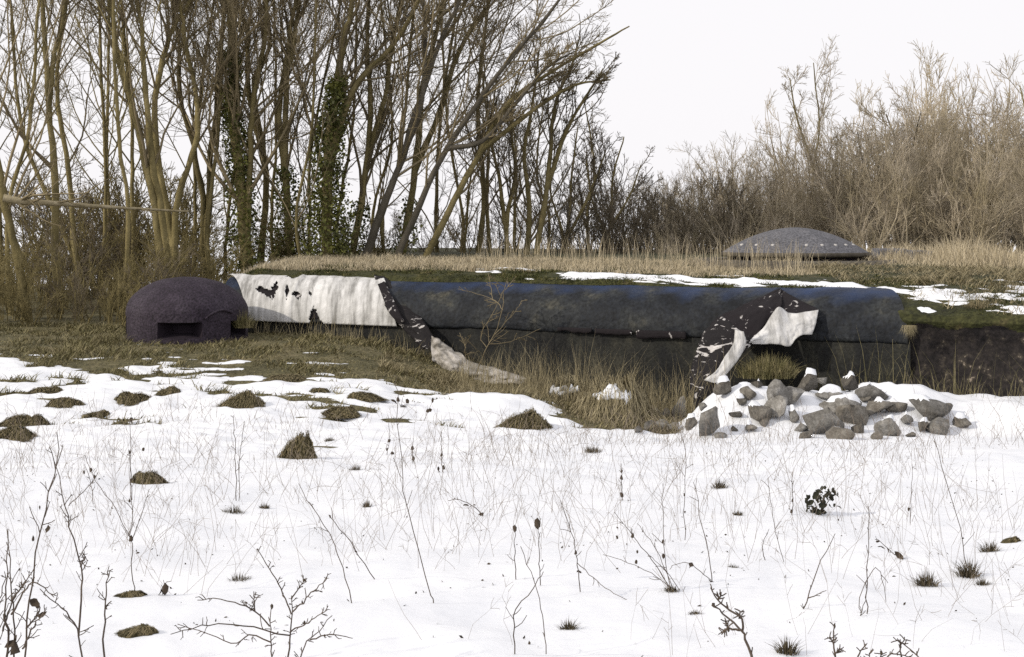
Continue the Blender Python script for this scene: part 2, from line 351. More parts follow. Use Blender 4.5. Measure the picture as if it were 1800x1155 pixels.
# ------------------------------------------------------------------ earth mound over the bunker
TE = 13.15
bA = np.array([.72, .74, .76, .80, .86, .95, 1.1, 1.35, 1.7, 2.2, 3, 4, 5.5, 8, 12, 20, 35, 55, 62])
zA = np.array([1.9, 2.05, 2.16, 2.23, 2.27, 2.29, 2.31, 2.33, 2.36, 2.39, 2.42, 2.44, 2.46, 2.5, 2.5, 2.45, 2.3, 2.0, 0.2])
bB = np.array([-.35, -.05, .12, .16, .10, -.02, .0, .22, .6, 1.2, 2.2, 3.6, 5.5, 8, 12, 20, 35, 55, 62])
zB = np.array([.1, .62, 1.05, 1.45, 1.66, 1.76, 1.86, 1.95, 2.04, 2.14, 2.26, 2.38, 2.46, 2.5, 2.5, 2.45, 2.3, 2.0, 0.2])
tt = np.concatenate([np.linspace(-3.2, 18.5, 330), np.geomspace(18.6, 90, 26)])
kk = np.arange(len(bA)); kf = np.concatenate([np.linspace(0, 10, 71)[:-1], np.linspace(10, len(bA) - 1, 50)])
def mound_pt(t, k):
    m = smooth(TE - 0.5, TE + 0.0, t)
    b = (1 - m) * np.interp(k, kk, bA) + m * np.interp(k, kk, bB)
    z = (1 - m) * np.interp(k, kk, zA) + m * np.interp(k, kk, zB)
    X = AX + DX * t; Y = AY + DY * t + b
    rough = smooth(0, 3, k)
    z = z + 0.05 * fbm(X * 1.1, Y * 1.1, 51) * rough + 0.03 * fbm(X * 4, Y * 4, 55) * (0.3 + 0.7 * m)
    b2 = (0.05 * fbm(X * 3.0, z * 3.0, 57) * (1 - smooth(6, 9, k)) * (0.6 + 1.6 * m))
    z = z - 0.10 * (1 - m) * smooth(6, 13, t) * (k < 12)
    fall = smooth(-2.6, 0.5, t + 0.35 * fbm(Y * 0.6, Y * 0.2, 61) - 0.06 * np.clip(b - 2, 0, 8))
    h = H(X, Y) - 0.05
    z = h + (z - h) * fall
    return X, Y + b2, z, m, b
t_, k_ = np.meshgrid(tt, kf, indexing='ij')
Xm, Ym, Zm, Mm, Bm = mound_pt(t_, k_)
Vm = np.stack([Xm, Ym, Zm], -1).reshape(-1, 3); idx = np.arange(Xm.size).reshape(Xm.shape)
Fm = np.stack([idx[:-1, :-1], idx[1:, :-1], idx[1:, 1:], idx[:-1, 1:]], -1).reshape(-1, 4)
me = make_mesh('earth_mound', Vm, [Fm], (M['turf'], M['earth_face']), True)
fz = Zm.ravel()[Fm].mean(1); fk = k_.ravel()[Fm].mean(1); fm = Mm.ravel()[Fm].mean(1)
me.polygons.foreach_set("material_index", ((fm > 0.5) & (fk + 0.8 * fbm(Vm[Fm[:, 0], 0] * 3, Vm[Fm[:, 0], 2] * 3, 5) < 4.2)).astype(np.int32))
mound = add('earth_mound', me); tag(mound, kind='structure')

def mound_z(t, b):
    """height and world position on the mound at b metres behind the wall face"""
    t = np.asarray(t, float); b = np.asarray(b, float)
    m = smooth(TE - 0.5, TE + 0.0, t)
    k = (1 - m) * np.interp(b, bA, kk) + m * np.interp(b, bB[6:], kk[6:])
    X, Y, z, _, _ = mound_pt(t, k)
    return np.stack([X, Y, z], -1)

# snow lying on the mound
ts2 = np.linspace(5.5, 18.4, 420); bs2 = np.linspace(0.02, 3.2, 90)
t2, b2 = np.meshgrid(ts2, bs2, indexing='ij')
P2 = mound_z(t2, b2)
n = 0.42 * fbm(t2 * 0.9 + b2, b2 * 3.6, 71) + 0.58 * fbm(t2 * 2.8 + 1.5 * b2, b2 * 6.0, 73)
mB = smooth(TE - 0.1, TE + 0.5, t2)
cA = np.exp(-((b2 - 1.35) / 0.5) ** 2) * smooth(6.0, 8.5, t2) * 1.6 - 0.95
cB = np.exp(-((b2 - 1.1) / 0.95) ** 2) * 1.3 - 1.05
T2 = 0.05 * ((1 - mB) * cA + mB * cB) + 0.115 * n
T2 = np.where((b2 < 0.86) & (mB < 0.3), -0.1, T2)
P2[..., 2] += np.minimum(T2, 0.05)
idx = np.arange(t2.size).reshape(t2.shape)
F2 = np.stack([idx[:-1, :-1], idx[1:, :-1], idx[1:, 1:], idx[:-1, 1:]], -1).reshape(-1, 4)
F2 = F2[(T2.ravel()[F2] > -0.012).any(1)]
V2 = P2.reshape(-1, 3); used = np.unique(F2); remap = np.zeros(len(V2), np.int64); remap[used] = np.arange(len(used))
s2 = add('snow', make_mesh('snow_on_mound', V2[used], [remap[F2]], (M['snow'],), True))
tag(s2, 'thin streaks of snow lying on the mossy roof edge', 'snow', kind='stuff')

# ------------------------------------------------------------------ the bunker
bunker = empty('bunker', (0, 24.9, 0.2), 'long low dark concrete bunker with rounded roof edge under earth and grass', 'bunker')
org = np.array([0, 24.9, 0.2])
def extrude(prof, t0, t1, nt_, mat, name, parent, amp=0.01, seed=0):
    prof = np.asarray(prof, float); ts = np.linspace(t0, t1, nt_)
    V = np.stack([W(t, prof[:, 0], prof[:, 1]) for t in ts])
    V[..., 2] += amp * fbm(ts[:, None] * 0.8 + 0 * prof[None, :, 1], ts[:, None] * 0.3 + 0 * prof[None, :, 1], seed + 4) * 1.5
    V[..., 1] += amp * fbm(ts[:, None] * 2.2, prof[None, :, 1] * 2.2 + prof[None, :, 0] * 1.3, seed) * 2
    n, k = V.shape[:2]; idx = np.arange(n * k).reshape(n, k)
    F = np.stack([idx[:-1, :-1], idx[1:, :-1], idx[1:, 1:], idx[:-1, 1:]], -1).reshape(-1, 4)
    me = make_mesh(name, local(V.reshape(-1, 3), org), [F], (mat,), True)
    return add(name, me, parent)
zz = np.linspace(-0.7, 1.42, 40)
wall = extrude(np.concatenate([[[2.5, -0.7]], np.stack([0 * zz, zz], 1), [[2.5, 1.42]]]), -0.2, TE + 0.05, 240, M['concrete'], 'wall', bunker, 0.012, 81)
a = np.linspace(0, math.pi / 2, 34)
qx = -0.05 + 1.04 * (1 - np.cos(a)); qz = 1.44 + 0.76 * np.sin(a) ** 0.92
cop_prof = np.concatenate([[[0.35, 1.38], [-0.02, 1.385], [-0.045, 1.41]], np.stack([qx, qz], 1), [[3.2, 2.2]]])
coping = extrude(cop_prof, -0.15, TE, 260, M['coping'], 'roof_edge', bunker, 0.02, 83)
endp = W(TE, cop_prof[:, 0], cop_prof[:, 1]); add('end_cap', make_mesh('end_cap', local(endp, org), [np.array([[0, i, i + 1] for i in range(1, len(cop_prof) - 1)])], (M['concrete'],)), bunker)
def cop_surf(t, u, off=0.0):
    """point on the rounded roof edge, u 0 (lip) .. 1 (crown), lifted by off"""
    a = np.asarray(u) * math.pi / 2
    return W(t, -0.05 + 1.04 * (1 - np.cos(a)) - off * np.cos(a), 1.44 + 0.76 * np.sin(a) ** 0.92 + off * np.sin(a))
# flaked tar patch hanging below the lip, right of the middle
for (p0, p1, lo) in ((1045, 1110, 0.10), (1118, 1205, 0.13), (980, 1040, 0.07)):
    ta = np.linspace(wall_t(p0), wall_t(p1), 24); vv = np.linspace(0, 1, 4)
    V = np.stack([W(t, -0.07 - 0.015 * np.sin(vv * 2), 1.47 - vv * (lo + 0.04 * fbm(np.array(t * 4.0), np.array(p0 * 1.0), 3))) for t in ta])
    idx = np.arange(V.shape[0] * 4).reshape(-1, 4)
    F = np.stack([idx[:-1, :-1], idx[1:, :-1], idx[1:, 1:], idx[:-1, 1:]], -1).reshape(-1, 4)
    o = add('tar_flake', make_mesh('tar_flake', local(V.reshape(-1, 3), org), [F], (M['sheet_black_plain'],), True), bunker)
    md = o.modifiers.new('s', 'SOLIDIFY'); md.thickness = 0.012

# ------------------------------------------------------------------ roofing sheets
def grid_faces(n, k):
    idx = np.arange(n * k).reshape(n, k)
    return np.stack([idx[:-1, :-1], idx[1:, :-1], idx[1:, 1:], idx[:-1, 1:]], -1).reshape(-1, 4)

lsheet = empty('roofing_sheet', W(1.8, -0.1, 1.2), 'weathered white roofing sheet wrapped over the rounded roof edge beside the dark cupola', 'roofing sheet')
lo = np.array(lsheet.location)
NU, NV = 150, 44
uu, vv = np.meshgrid(np.linspace(0, 1, NU), np.linspace(0, 1, NV), indexing='ij')
pl = 437 - 52 * vv ** 1.5; pr = 699 - 36 * vv
tL = (5.6 + (pl - 900) / FPX * 28) / (DX + .4545 * (pl - 900) / FPX) + 0.55 * 0
tt_ = wall_t(pl) * (1 - uu) + wall_t(pr) * uu
off = 0.035 + 0.005 * np.sin(tt_ * 9 + 1.5 * np.sin(tt_ * 2.1)) + 0.006 * fbm(tt_ * 3, vv * 3, 91) + 0.025 * np.exp(-((tt_ - 1.45 - 0.25 * vv) / 0.05) ** 2) + 0.008 * fbm(tt_ * 1.3, vv * 1.5, 95) + 0.012
u_s = -0.05 + 1.07 * vv
S = cop_surf(tt_, np.clip(u_s, 0, 1.0), off)
S[..., 2] += np.where(u_s < 0, u_s * 1.1, 0) + np.where(u_s > 1, 0.0, 0); S[..., 1] += np.where(u_s > 1, (u_s - 1) * 1.5, 0)
F = grid_faces(NU, NV)
cu = uu.ravel()[F].mean(1); cv = vv.ravel()[F].mean(1)
# tears, measured in pixels of the unrolled sheet: centre (u, v), half sizes, slant
tears = [(0.165, 0.44, 0.055, 0.10, -0.03), (0.215, 0.40, 0.020, 0.08, 0.0), (0.25, 0.52, 0.024, 0.15, 0.03), (0.325, 0.46, 0.016, 0.12, 0.015), (0.385, 0.39, 0.034, 0.07, 0.0), (0.48, 0.42, 0.014, 0.05, 0), (0.45, 0.97, 0.11, 0.20, 0.05), (0.82, 1.02, 0.18, 0.10, 0.0), (0.475, 0.0, 0.05, 0.20, 0.0), (0.99, 0.5, 0.03, 0.2, 0.0)]
cut = np.zeros(len(F), bool)
for (a0, b0, wu, wv, sl) in tears:
    e = np.abs((cu - a0 - sl * (cv - b0) / max(wv, 1e-3)) / wu) + 0.8 * np.abs((cv - b0) / wv) + 0.35 * fbm(cu * 60, cv * 40, 7)
    cut |= e < 0.95
cut |= (cv > 0.97 + 0.02 * fbm(cu * 30, cv * 0, 3))
Su = cop_surf(tt_, np.clip(u_s, 0.02, 1.0), 0.016)
add('black_underlay', make_mesh('black_underlay', local(Su.reshape(-1, 3), lo), [F[(cu > 0.03) & (cu < 0.97)]], (M['sheet_black_plain'],), True), lsheet)
o = add('white_sheet', make_mesh('white_sheet', local(S.reshape(-1, 3), lo), [F[~cut]], (M['sheet_white'],), True), lsheet)
md = o.modifiers.new('s', 'SOLIDIFY'); md.thickness = 0.012; md.offset = 1

def ribbon(name, rowsA, mat, parent, n=40, k=12, amp=0.03, seed=0, thick=0.012):
    """rowsA: list of (ax, ay, aY, bx, by, bY) = the two edges of a sheet row in pixels and depth"""
    A = catmull([unproj(r[0], r[1], r[2]) for r in rowsA], n); B = catmull([unproj(r[3], r[4], r[5]) for r in rowsA], n)
    w = np.linspace(0, 1, k)[None, :, None]
    V = A[:, None] * (1 - w) + B[:, None] * w
    ii, jj = np.meshgrid(np.linspace(0, 1, n), np.linspace(0, 1, k), indexing='ij')
    L_ = np.linalg.norm(A[-1] - A[0])
    bul = np.sin(jj * math.pi)
    V[..., 1] -= amp * (1.2 * bul + 1.5 * fbm(ii * L_ * 3, jj * 3, seed) + 0.6 * fbm(ii * L_ * 9, jj * 7, seed + 3))
    V[..., 2] += 0.35 * amp * fbm(ii * L_ * 5, jj * 4, seed + 7) ; V[..., 0] += 0.5 * amp * fbm(ii * L_ * 6, jj * 2, seed + 9)
    loc = np.array(parent.location)
    o = add(name, make_mesh(name, local(V.reshape(-1, 3), loc), [grid_faces(n, k)], (mat,), True), parent)
    md = o.modifiers.new('s', 'SOLIDIFY'); md.thickness = thick; md.offset = 0
    return o

# the torn edge of the left sheet folds back as a black strip and trails down the bank
tail = empty('torn_sheet', unproj(800, 640, 24.6), 'torn roofing strip, black on the wall then grey white trailing down the grassy bank', 'roofing sheet')
ribbon('black_fold', [(657, 483, 27.3, 676, 487, 27.25), (664, 505, 26.8, 704, 512, 26.6), (674, 534, 26.35, 730, 545, 26.1), (694, 562, 26.0, 750, 572, 25.72), (716, 586, 25.78, 765, 598, 25.5), (742, 615, 25.5, 764, 612, 25.3)], M['sheet_black'], tail, 50, 14, 0.03, 101)
ribbon('black_fold_edge', [(664, 500, 26.8, 676, 495, 26.85), (676, 530, 26.25, 692, 528, 26.2), (686, 553, 25.95, 706, 556, 25.85), (700, 566, 25.85, 712, 566, 25.75)], M['sheet_black_plain'], tail, 30, 8, 0.02, 105)
ribbon('grey_tail', [(757, 592, 25.45, 759, 632, 24.95), (785, 606, 25.2, 778, 648, 24.75), (815, 628, 24.9, 800, 662, 24.5), (850, 642, 24.7, 835, 668, 24.4), (880, 650, 24.5, 868, 674, 24.3), (925, 666, 24.2, 915, 678, 24.1)], M['sheet_grey'], tail, 60, 18, 0.10, 111)

# the big flap hanging off the roof edge on the right
flap = empty('torn_sheet', unproj(1300, 690, 21.9), 'big torn roofing flap, black above and white below, hanging off the roof to the ditch', 'roofing sheet')
ribbon('black_flap', [(1371, 507, 23.45, 1376, 512, 23.35), (1322, 529, 23.15, 1369, 545, 22.75), (1268, 556, 22.95, 1326, 598, 22.35), (1246, 576, 22.82, 1308, 616, 22.22)], M['sheet_black_plain'], flap, 40, 22, 0.05, 121)
ribbon('scuffed_flap', [(1268, 556, 22.955, 1326, 598, 22.355), (1237, 586, 22.74, 1300, 626, 22.14), (1221, 630, 22.45, 1273, 656, 21.95), (1213, 680, 22.1, 1256, 690, 21.8), (1216, 720, 21.9, 1242, 726, 21.7), (1218, 752, 21.8, 1240, 756, 21.6)], M['sheet_black'], flap, 50, 22, 0.06, 123)
ribbon('black_gusset', [(1371, 508, 23.44, 1368, 551, 22.72), (1392, 520, 23.1, 1386, 553, 22.68), (1415, 532, 22.9, 1412, 550, 22.64), (1438, 544, 22.7, 1438, 547, 22.62)], M['sheet_black_plain'], flap, 26, 10, 0.02, 125)
ribbon('white_apron', [(1319, 598, 22.30, 1317, 603, 22.28), (1345, 572, 22.52, 1342, 605, 22.30), (1369, 540, 22.68, 1368, 606, 22.28), (1388, 551, 22.66, 1388, 608, 22.30), (1412, 549, 22.62, 1404, 590, 22.36), (1438, 545, 22.6, 1427, 589, 22.40)], M['sheet_white'], flap, 50, 18, 0.035, 131)
ribbon('white_strip', [(1292, 580, 22.28, 1308, 583, 22.2), (1290, 602, 22.12, 1311, 605, 22.1), (1274, 628, 22.0, 1296, 634, 21.95), (1258, 652, 21.9, 1274, 660, 21.85), (1237, 668, 21.85, 1258, 674, 21.8)], M['sheet_white'], flap, 34, 8, 0.03, 135)

# ------------------------------------------------------------------ left armoured cupola
def lathe(prof, n, skip=None):
    prof = np.asarray(prof, float); k = len(prof); a = np.arange(n) * 2 * math.pi / n
    V = np.stack([prof[None, :, 0] * np.sin(a)[:, None], -prof[None, :, 0] * np.cos(a)[:, None], np.broadcast_to(prof[None, :, 1], (n, k))], -1)
    idx = np.arange(n * k).reshape(n, k); i2 = np.roll(idx, -1, 0)
    F = np.stack([idx[:, :-1], i2[:, :-1], i2[:, 1:], idx[:, 1:]], -1)
    return V, F
CX, CY = -6.07, 26.6
cz0 = 1.07
cup = empty('armoured_cupola', (CX, CY, cz0), 'low domed dark purple black steel cupola with firing slots at the bunker end', 'cupola')
Rc = 1.12
zs_ = np.concatenate([[-0.45], np.linspace(0.0, 0.55, 14)])
a = np.linspace(0, math.pi / 2, 22)[1:]
prof = np.concatenate([np.stack([np.where(zs_ < 0, Rc, Rc + 0.0 * zs_), zs_], 1), np.stack([Rc * np.cos(a) ** 1.0, 0.55 + 0.67 * np.sin(a) ** 1.04], 1)])
prof[-1, 0] = 0.001
NA = 96
V, F = lathe(prof, NA)
slots = [(-0.24, 0.44, 0.11, 0.42), (-1.45, -1.1, 0.14, 0.5), (0.98, 1.42, 0.12, 0.44)]     # azimuth range (radians from the camera side), height range
ang = (np.arange(NA) + 0.5) * 2 * math.pi / NA; ang = (ang + math.pi) % (2 * math.pi) - math.pi
hz = 0.5 * (prof[:-1, 1] + prof[1:, 1])
mask = np.zeros((NA, len(hz)), bool)
for (a0, a1, h0, h1) in slots:
    mask |= ((ang > a0) & (ang < a1))[:, None] & ((hz > h0) & (hz < h1))[None, :]
V = V.reshape(-1, 3)
lump = 0.02 * fbm(V[:, 0] * 2 + V[:, 2], V[:, 1] * 2 - V[:, 2], 141)
V[:, :2] *= (1 + lump)[:, None]; V[:, 2] += 0.8 * lump
add('shell', make_mesh('cupola_shell', V, [F[~mask].reshape(-1, 4)], (M['steel_dark'],), True), cup)
for (a0, a1, h0, h1) in slots:           # the recess of each slot: splayed cheeks and a dark back
    ii = np.where((ang > a0) & (ang < a1))[0]; order = np.argsort(ang[ii]); ii = ii[order]
    jj = np.where((hz > h0) & (hz < h1))[0]
    aa0 = ang[ii[0]] - math.pi / NA; aa1 = ang[ii[-1]] + math.pi / NA; zz0 = prof[jj[0], 1]; zz1 = prof[jj[-1] + 1, 1]
    g = Geo()
    A = np.linspace(aa0, aa1, 12)
    am = 0.5 * (aa0 + aa1); Ai = am + (A - am) * 0.62
    def pt(az, r_, z): return np.stack([r_ * np.sin(az), -r_ * np.cos(az), np.full_like(az, z)], -1)
    ob, ot = pt(A, Rc * 1.002, zz0), pt(A, Rc * 1.002, zz1); ib, it = pt(Ai, Rc - 0.36, zz0 + 0.09), pt(Ai, Rc - 0.36, zz1 - 0.07)
    for P, Q in ((ob, ib), (it, ot), (ib, it)):
        g.add(np.stack([P, Q]).reshape(-1, 3), grid_faces(2, 12))
    g.add(np.stack([np.stack([ob[0], ib[0]]), np.stack([ot[0], it[0]])]).reshape(-1, 3), grid_faces(2, 2))
    g.add(np.stack([np.stack([ob[-1], ib[-1]]), np.stack([ot[-1], it[-1]])]).reshape(-1, 3), grid_faces(2, 2))
    add('firing_slot', g.mesh('firing_slot', M['steel_void']), cup)
# curved brow over the right slot
Pb = np.array([[ (Rc + 0.01) * math.sin(x), -(Rc + 0.01) * math.cos(x), 0.46 + 0.17 * math.sin((x - 0.50) / 0.62 * math.pi) ** 0.7 if 0.50 < x < 1.12 else 0.46] for x in np.linspace(0.51, 1.0, 16)])
Vb, Fb = tubes(Pb, np.linspace(0.022, 0.03, 16), 6)
add('brow', make_mesh('brow', Vb, [Fb], (M['steel_dark'],), True), cup)
# concrete apron round its foot
a = np.arange(48) * 2 * math.pi / 48
Vp, Fp = lathe([(1.02, 0.02), (1.34, 0.035), (1.42, 0.0), (1.42, -0.4)], 48)
Vp = Vp.reshape(-1, 3); Vp[:, 2] += 0.02 * fbm(Vp[:, 0] * 3, Vp[:, 1] * 3, 5)
add('apron', make_mesh('apron', Vp, [Fp.reshape(-1, 4)], (M['apron'],), True), cup)

# ------------------------------------------------------------------ gun turret on the roof
TX, TY = (1397 - 900) / FPX * 30.0, 30.0
tz = CAMZ - (449 - HOR) / FPX * 30.0 + 0.02
tur = empty('gun_turret', (TX, TY, tz), 'grey shallow domed steel gun turret with pale bolt heads on the grassy roof', 'turret')
Rt = 1.56
a = np.linspace(0.0, math.pi / 2, 26)
sph = Rt / math.sin(1.16); 
prof = [(Rt * (1 - x), 0.02 + 0.55 * (1 - (1 - x) ** 1.9)) for x in np.linspace(0, 1, 30)]; prof[-1] = (0.001, prof[-1][1])
V, F = lathe(prof, 96)
add('dome', make_mesh('turret_dome', V.reshape(-1, 3), [F.reshape(-1, 4)], (M['steel_grey'],), True), tur)
V, F = lathe([(Rt - 0.02, 0.055), (Rt - 0.005, 0.04), (Rt + 0.008, 0.0), (Rt - 0.005, -0.03), (Rt - 0.25, -0.05)], 96)
add('rim', make_mesh('turret_rim', V.reshape(-1, 3), [F.reshape(-1, 4)], (M['steel_ring'],), True), tur)
V, F = lathe([(Rt - 0.16, -0.04), (Rt - 0.16, -0.6)], 64)
add('neck', make_mesh('turret_neck', V.reshape(-1, 3), [F.reshape(-1, 4)], (M['steel_void'],), True), tur)
V, F = lathe([(Rt + 0.10, -0.3), (Rt + 0.10, -0.11), (Rt + 0.5, -0.09), (Rt + 0.95, -0.2), (Rt + 0.98, -0.5)], 72)
add('collar', make_mesh('turret_collar', V.reshape(-1, 3), [F.reshape(-1, 4)], (M['steel_ring'],), True), tur)
g = Geo()                                   # one bolt head, shared
Vb, Fb = lathe([(0.036, -0.02), (0.036, 0.008), (0.026, 0.018), (0.001, 0.02)], 10)
bolt_me = make_mesh('bolt', Vb.reshape(-1, 3), [Fb.reshape(-1, 4)], (M['bolt'],), True)
from mathutils import Vector
for bx in (1295, 1314, 1334, 1359, 1415, 1443, 1469, 1491, 1510):
    xx = (bx - 900) / FPX * 28.9 - TX;     rr = Rt * 0.80; zz_ = 0.02 + 0.55 * (1 - 0.80 ** 1.9)
    if abs(xx) > rr * 0.98: xx = math.copysign(rr * 0.95, xx)
    yy = -math.sqrt(rr * rr - xx * xx)
    o = add('bolt', bolt_me, tur, (xx, yy, zz_))
    o.rotation_euler = Vector((xx * 0.36, yy * 0.36, 0.92 * rr)).to_track_quat('Z', 'Y').to_euler()
# two low armour segments beside the turret
for (p0, p1, py0, py1, Y, lab) in ((1538, 1590, 438, 447, 30.2, 'low flat grey armour segment lying beside the turret dome'), (1596, 1632, 441, 449, 29.6, 'short grey armour block at the edge of the tall dry grass')):
    A, B = unproj(p0, py0, Y), unproj(p1, py0, Y + 0.2); hgt = 0.34; g = Geo()
    n = 10; u = np.linspace(0, 1, n)[:, None]; C = A * (1 - u) + B * u
    pr = np.array([(-0.30, -hgt), (-0.27, -0.03), (-0.22, 0.0), (0.3, 0.015), (0.34, -hgt)])
    V = np.stack([C + np.array([0, q[0], q[1]]) for q in pr], 1); V[..., 1] += 0.12 * (np.sin(u * math.pi))
    F = grid_faces(n, 5); cap0 = np.array([[0, 1, 2], [0, 2, 3], [0, 3, 4]]); cap1 = cap0[:, ::-1] + (n - 1) * 5
    loc = 0.5 * (A + B) - np.array([0, 0, hgt])
    o = add('armour_segment', make_mesh('armour_segment', local(V.reshape(-1, 3), loc), [F, np.vstack([cap0, cap1])], (M['steel_grey'],), False), None, loc)
    tag(o, lab, 'armour block')


# ------------------------------------------------------------------ trees
def finish_tree(root, org, trunkP, trunkR, m1, m2, m3, r, bark, twig, l1=0.36, l2=0.46, l3=0.5, a1=33, up=0.10, u0=0.25, tip=0.006, ivy=0, ivy_span=(0.0, 0.45), ivy_r=0.2, n1=8, bias=None):
    """trunkP (K,n,3): the stems of one tree; limbs, branches and twigs grow from them"""
    g = Geo(); g.add(*tubes(trunkP, trunkR, 8))
    add('trunk', g.mesh('trunk', bark, True, org), root)
    P1, R1 = spawn(trunkP, trunkR, m1, u0, 0.96, a1, l1, n1, up, 0.11, 0.42, tip * 1.6, r, bias=bias, taper=0.45)
    P2, R2 = spawn(P1, R1, m2, 0.18, 0.97, 40, l2, 5, up * 0.8, 0.16, 0.5, tip, r)
    P3, R3 = spawn(P2, R2, m3, 0.1, 1.0, 38, l3, 4, up * 0.6, 0.16, 0.6, tip * 0.75, r, minlen=0.05)
    g = Geo(); g.add(*tubes(P1, R1, 4)); g.add(*tubes(P2, R2, 3)); g.add(*tubes(P3, R3, 3))
    add('crown', g.mesh('crown', twig, True, org), root)
    if ivy:
        add('ivy', ivy_mesh(trunkP[0], int(ivy * 1.7), ivy_span, ivy_r, r, org, trunkR[0]), root)

def ivy_mesh(P, K, span, spread, r, org, R):
    n = len(P); u = r.uniform(span[0], span[1], K) ** 1.0 * (n - 1); i = np.minimum(u.astype(int), n - 2); w = (u - i)[:, None]
    c = P[i] * (1 - w) + P[i + 1] * w; rad = R[i] * (1 - w[:, 0]) + R[i + 1] * w[:, 0]
    prof = 1 - 0.65 * (u / (n - 1) - span[0]) / (span[1] - span[0])
    clump = 0.55 + 0.9 * vnoise(c[:, 2] * 2.2, r.integers(0, 5, K) * 3.1, 5)
    d = norm(r.normal(size=(K, 3)) * np.array([1, 1, 0.5]))
    c = c + d * (rad + spread * prof * clump * r.uniform(0.05, 1.0, K) ** 0.7)[:, None]
    s_ = r.uniform(0.025, 0.06, K)[:, None]
    a = norm(r.normal(size=(K, 3)) + d * 0.3); b = norm(np.cross(a, r.normal(size=(K, 3))))
    V = np.stack([c - a * s_, c + b * s_ * 0.7, c + a * s_, c - b * s_ * 0.7], 1).reshape(-1, 3) - np.asarray(org)
    return make_mesh('ivy', V, [np.arange(K * 4).reshape(-1, 4)], (M['ivy'],), False)

def hero(name, label, stems, Y, widths, seed, bark='bark', twig='twig', group='bare trees behind the bunker', base_z=None, cat='tree', **kw):
    """stems: pixel polylines of the stems; widths: trunk widths in pixels at the foot"""
    r = np.random.default_rng(seed)
    Ps, Rs = [], []
    for si, (st, w) in enumerate(zip(stems, widths)):
        pts = [unproj(p[0], p[1], Y + (p[2] if len(p) > 2 else 0)) for p in st]
        if st[0][1] > 420 and base_z is not None:
            q = pts[0].copy(); q[2] = base_z; 
            if q[2] < pts[0][2] - 0.2: pts = [q] + pts
        if st[-1][1] <= 20:               # goes on above the picture
            d = pts[-1] - pts[-2]; d = d / np.linalg.norm(d); ext = kw.get('ext', 5.0)
            pts += [pts[-1] + d * ext * 0.5 + np.array([0, 0, 0.2]), pts[-1] + d * ext + np.array([0, 0, 0.8])]
        fork = si > 0 and st[0][1] < 455
        if si > 0:
            j = int(np.argmin(np.linalg.norm(Ps[0] - pts[0], axis=1))); j = max(j, 2)
            off_ = Ps[0][j] - pts[0]; pts = [Ps[0][j] - 0.0 * off_] + [p + off_ * max(0, 1 - 0.5 * q_) for q_, p in enumerate(pts[1:])]
        C = catmull(pts, 30)
        L_ = np.linalg.norm(np.diff(C, axis=0), axis=1).sum()
        C[1:] += (0.020 * r.normal(size=(29, 3)).cumsum(0) * np.array([1, 1, 0.2])) * (L_ / 12)
        q = np.linspace(0, 1, 30); r0 = w * 0.50 / 2 / FPX * Y
        if si > 0: r0 = min(r0, 0.8 * Rs[0][j])
        R = r0 * (1 - q) ** 0.9 * 0.95 + 0.016 + r0 * 0.35 * np.exp(-q * 22) * (1 if si == 0 else 0)
        R *= 1 + 0.05 * r.normal(size=30)
        Ps.append(C); Rs.append(R)
    org = Ps[0][0].copy()
    root = empty(name, org, label, cat, group)
    kw.pop('ext', None)
    finish_tree(root, org, np.stack(Ps), np.stack(Rs), kw.pop('m1', 17), kw.pop('m2', 8), kw.pop('m3', 8), r, M[bark], M[twig], **kw)
    return root

T = 'tree'
ORDS = ['first', 'second', 'third', 'fourth', 'fifth', 'sixth', 'seventh', 'eighth', 'ninth', 'tenth', 'eleventh', 'twelfth', 'thirteenth', 'fourteenth', 'fifteenth', 'sixteenth', 'seventeenth', 'eighteenth', 'nineteenth', 'twentieth', 'twenty-first', 'twenty-second', 'twenty-third', 'twenty-fourth']
hero(T, 'leaning mossy tree at the left edge of the wood, beside the grassy bank', [[(52, 600), (30, 470), (8, 350), (-20, 200), (-60, 0)]], 30.5, [30], 201, base_z=0.9)
hero(T, 'straight thick tree left of the cupola, forking near the top of the picture', [[(105, 600), (95, 440), (90, 300), (84, 140), (72, 0)], [(86, 190), (96, 110), (112, 0)]], 33, [30, 18], 202, base_z=0.9, m1=10)
hero(T, 'slim tree with crossing stems between the edge of the wood and the thick forked one', [[(150, 600), (130, 430), (110, 250), (100, 120), (118, 0)], [(140, 520), (70, 330), (30, 200), (10, 0)]], 34.5, [18, 16], 203, base_z=0.9, m1=10)
hero(T, 'tree with two long upright stems behind the cupola', [[(292, 560), (275, 400), (240, 240), (205, 90), (185, 0)], [(285, 480), (262, 300), (268, 160), (262, 40), (255, 0)]], 33.5, [30, 24], 204, base_z=1.0)
hero(T, 'tree behind the cupola whose upper limb swings out and back', [[(310, 560), (298, 420), (272, 260), (278, 140), (310, 55), (345, 0)], [(300, 440), (335, 300), (345, 180), (320, 60), (310, 0)]], 34.5, [26, 22], 205, base_z=1.0)
hero(T, 'straight tree just left of the grassy roof end', [[(352, 560), (362, 400), (366, 270), (380, 130), (390, 0)], [(360, 430), (350, 300), (325, 180), (318, 60), (312, 0)]], 36, [24, 20], 206, base_z=1.0)
hero(T, 'thick ivy clad tree standing behind the left end of the grassy roof', [[(432, 470), (420, 330), (408, 200), (408, 80), (402, 0)], [(430, 440), (442, 310), (448, 200), (470, 90), (474, 0)]], 35, [46, 26], 207, base_z=1.2, ivy=2300, ivy_span=(0.12, 0.56), ivy_r=0.36)
hero(T, 'crooked tree crossing the thick ivy clad one above the white sheet', [[(458, 470), (462, 360), (452, 250), (440, 150), (470, 80), (460, 0)], [(455, 300), (425, 150), (430, 60), (420, 0)]], 36.5, [24, 18], 208, base_z=1.2)
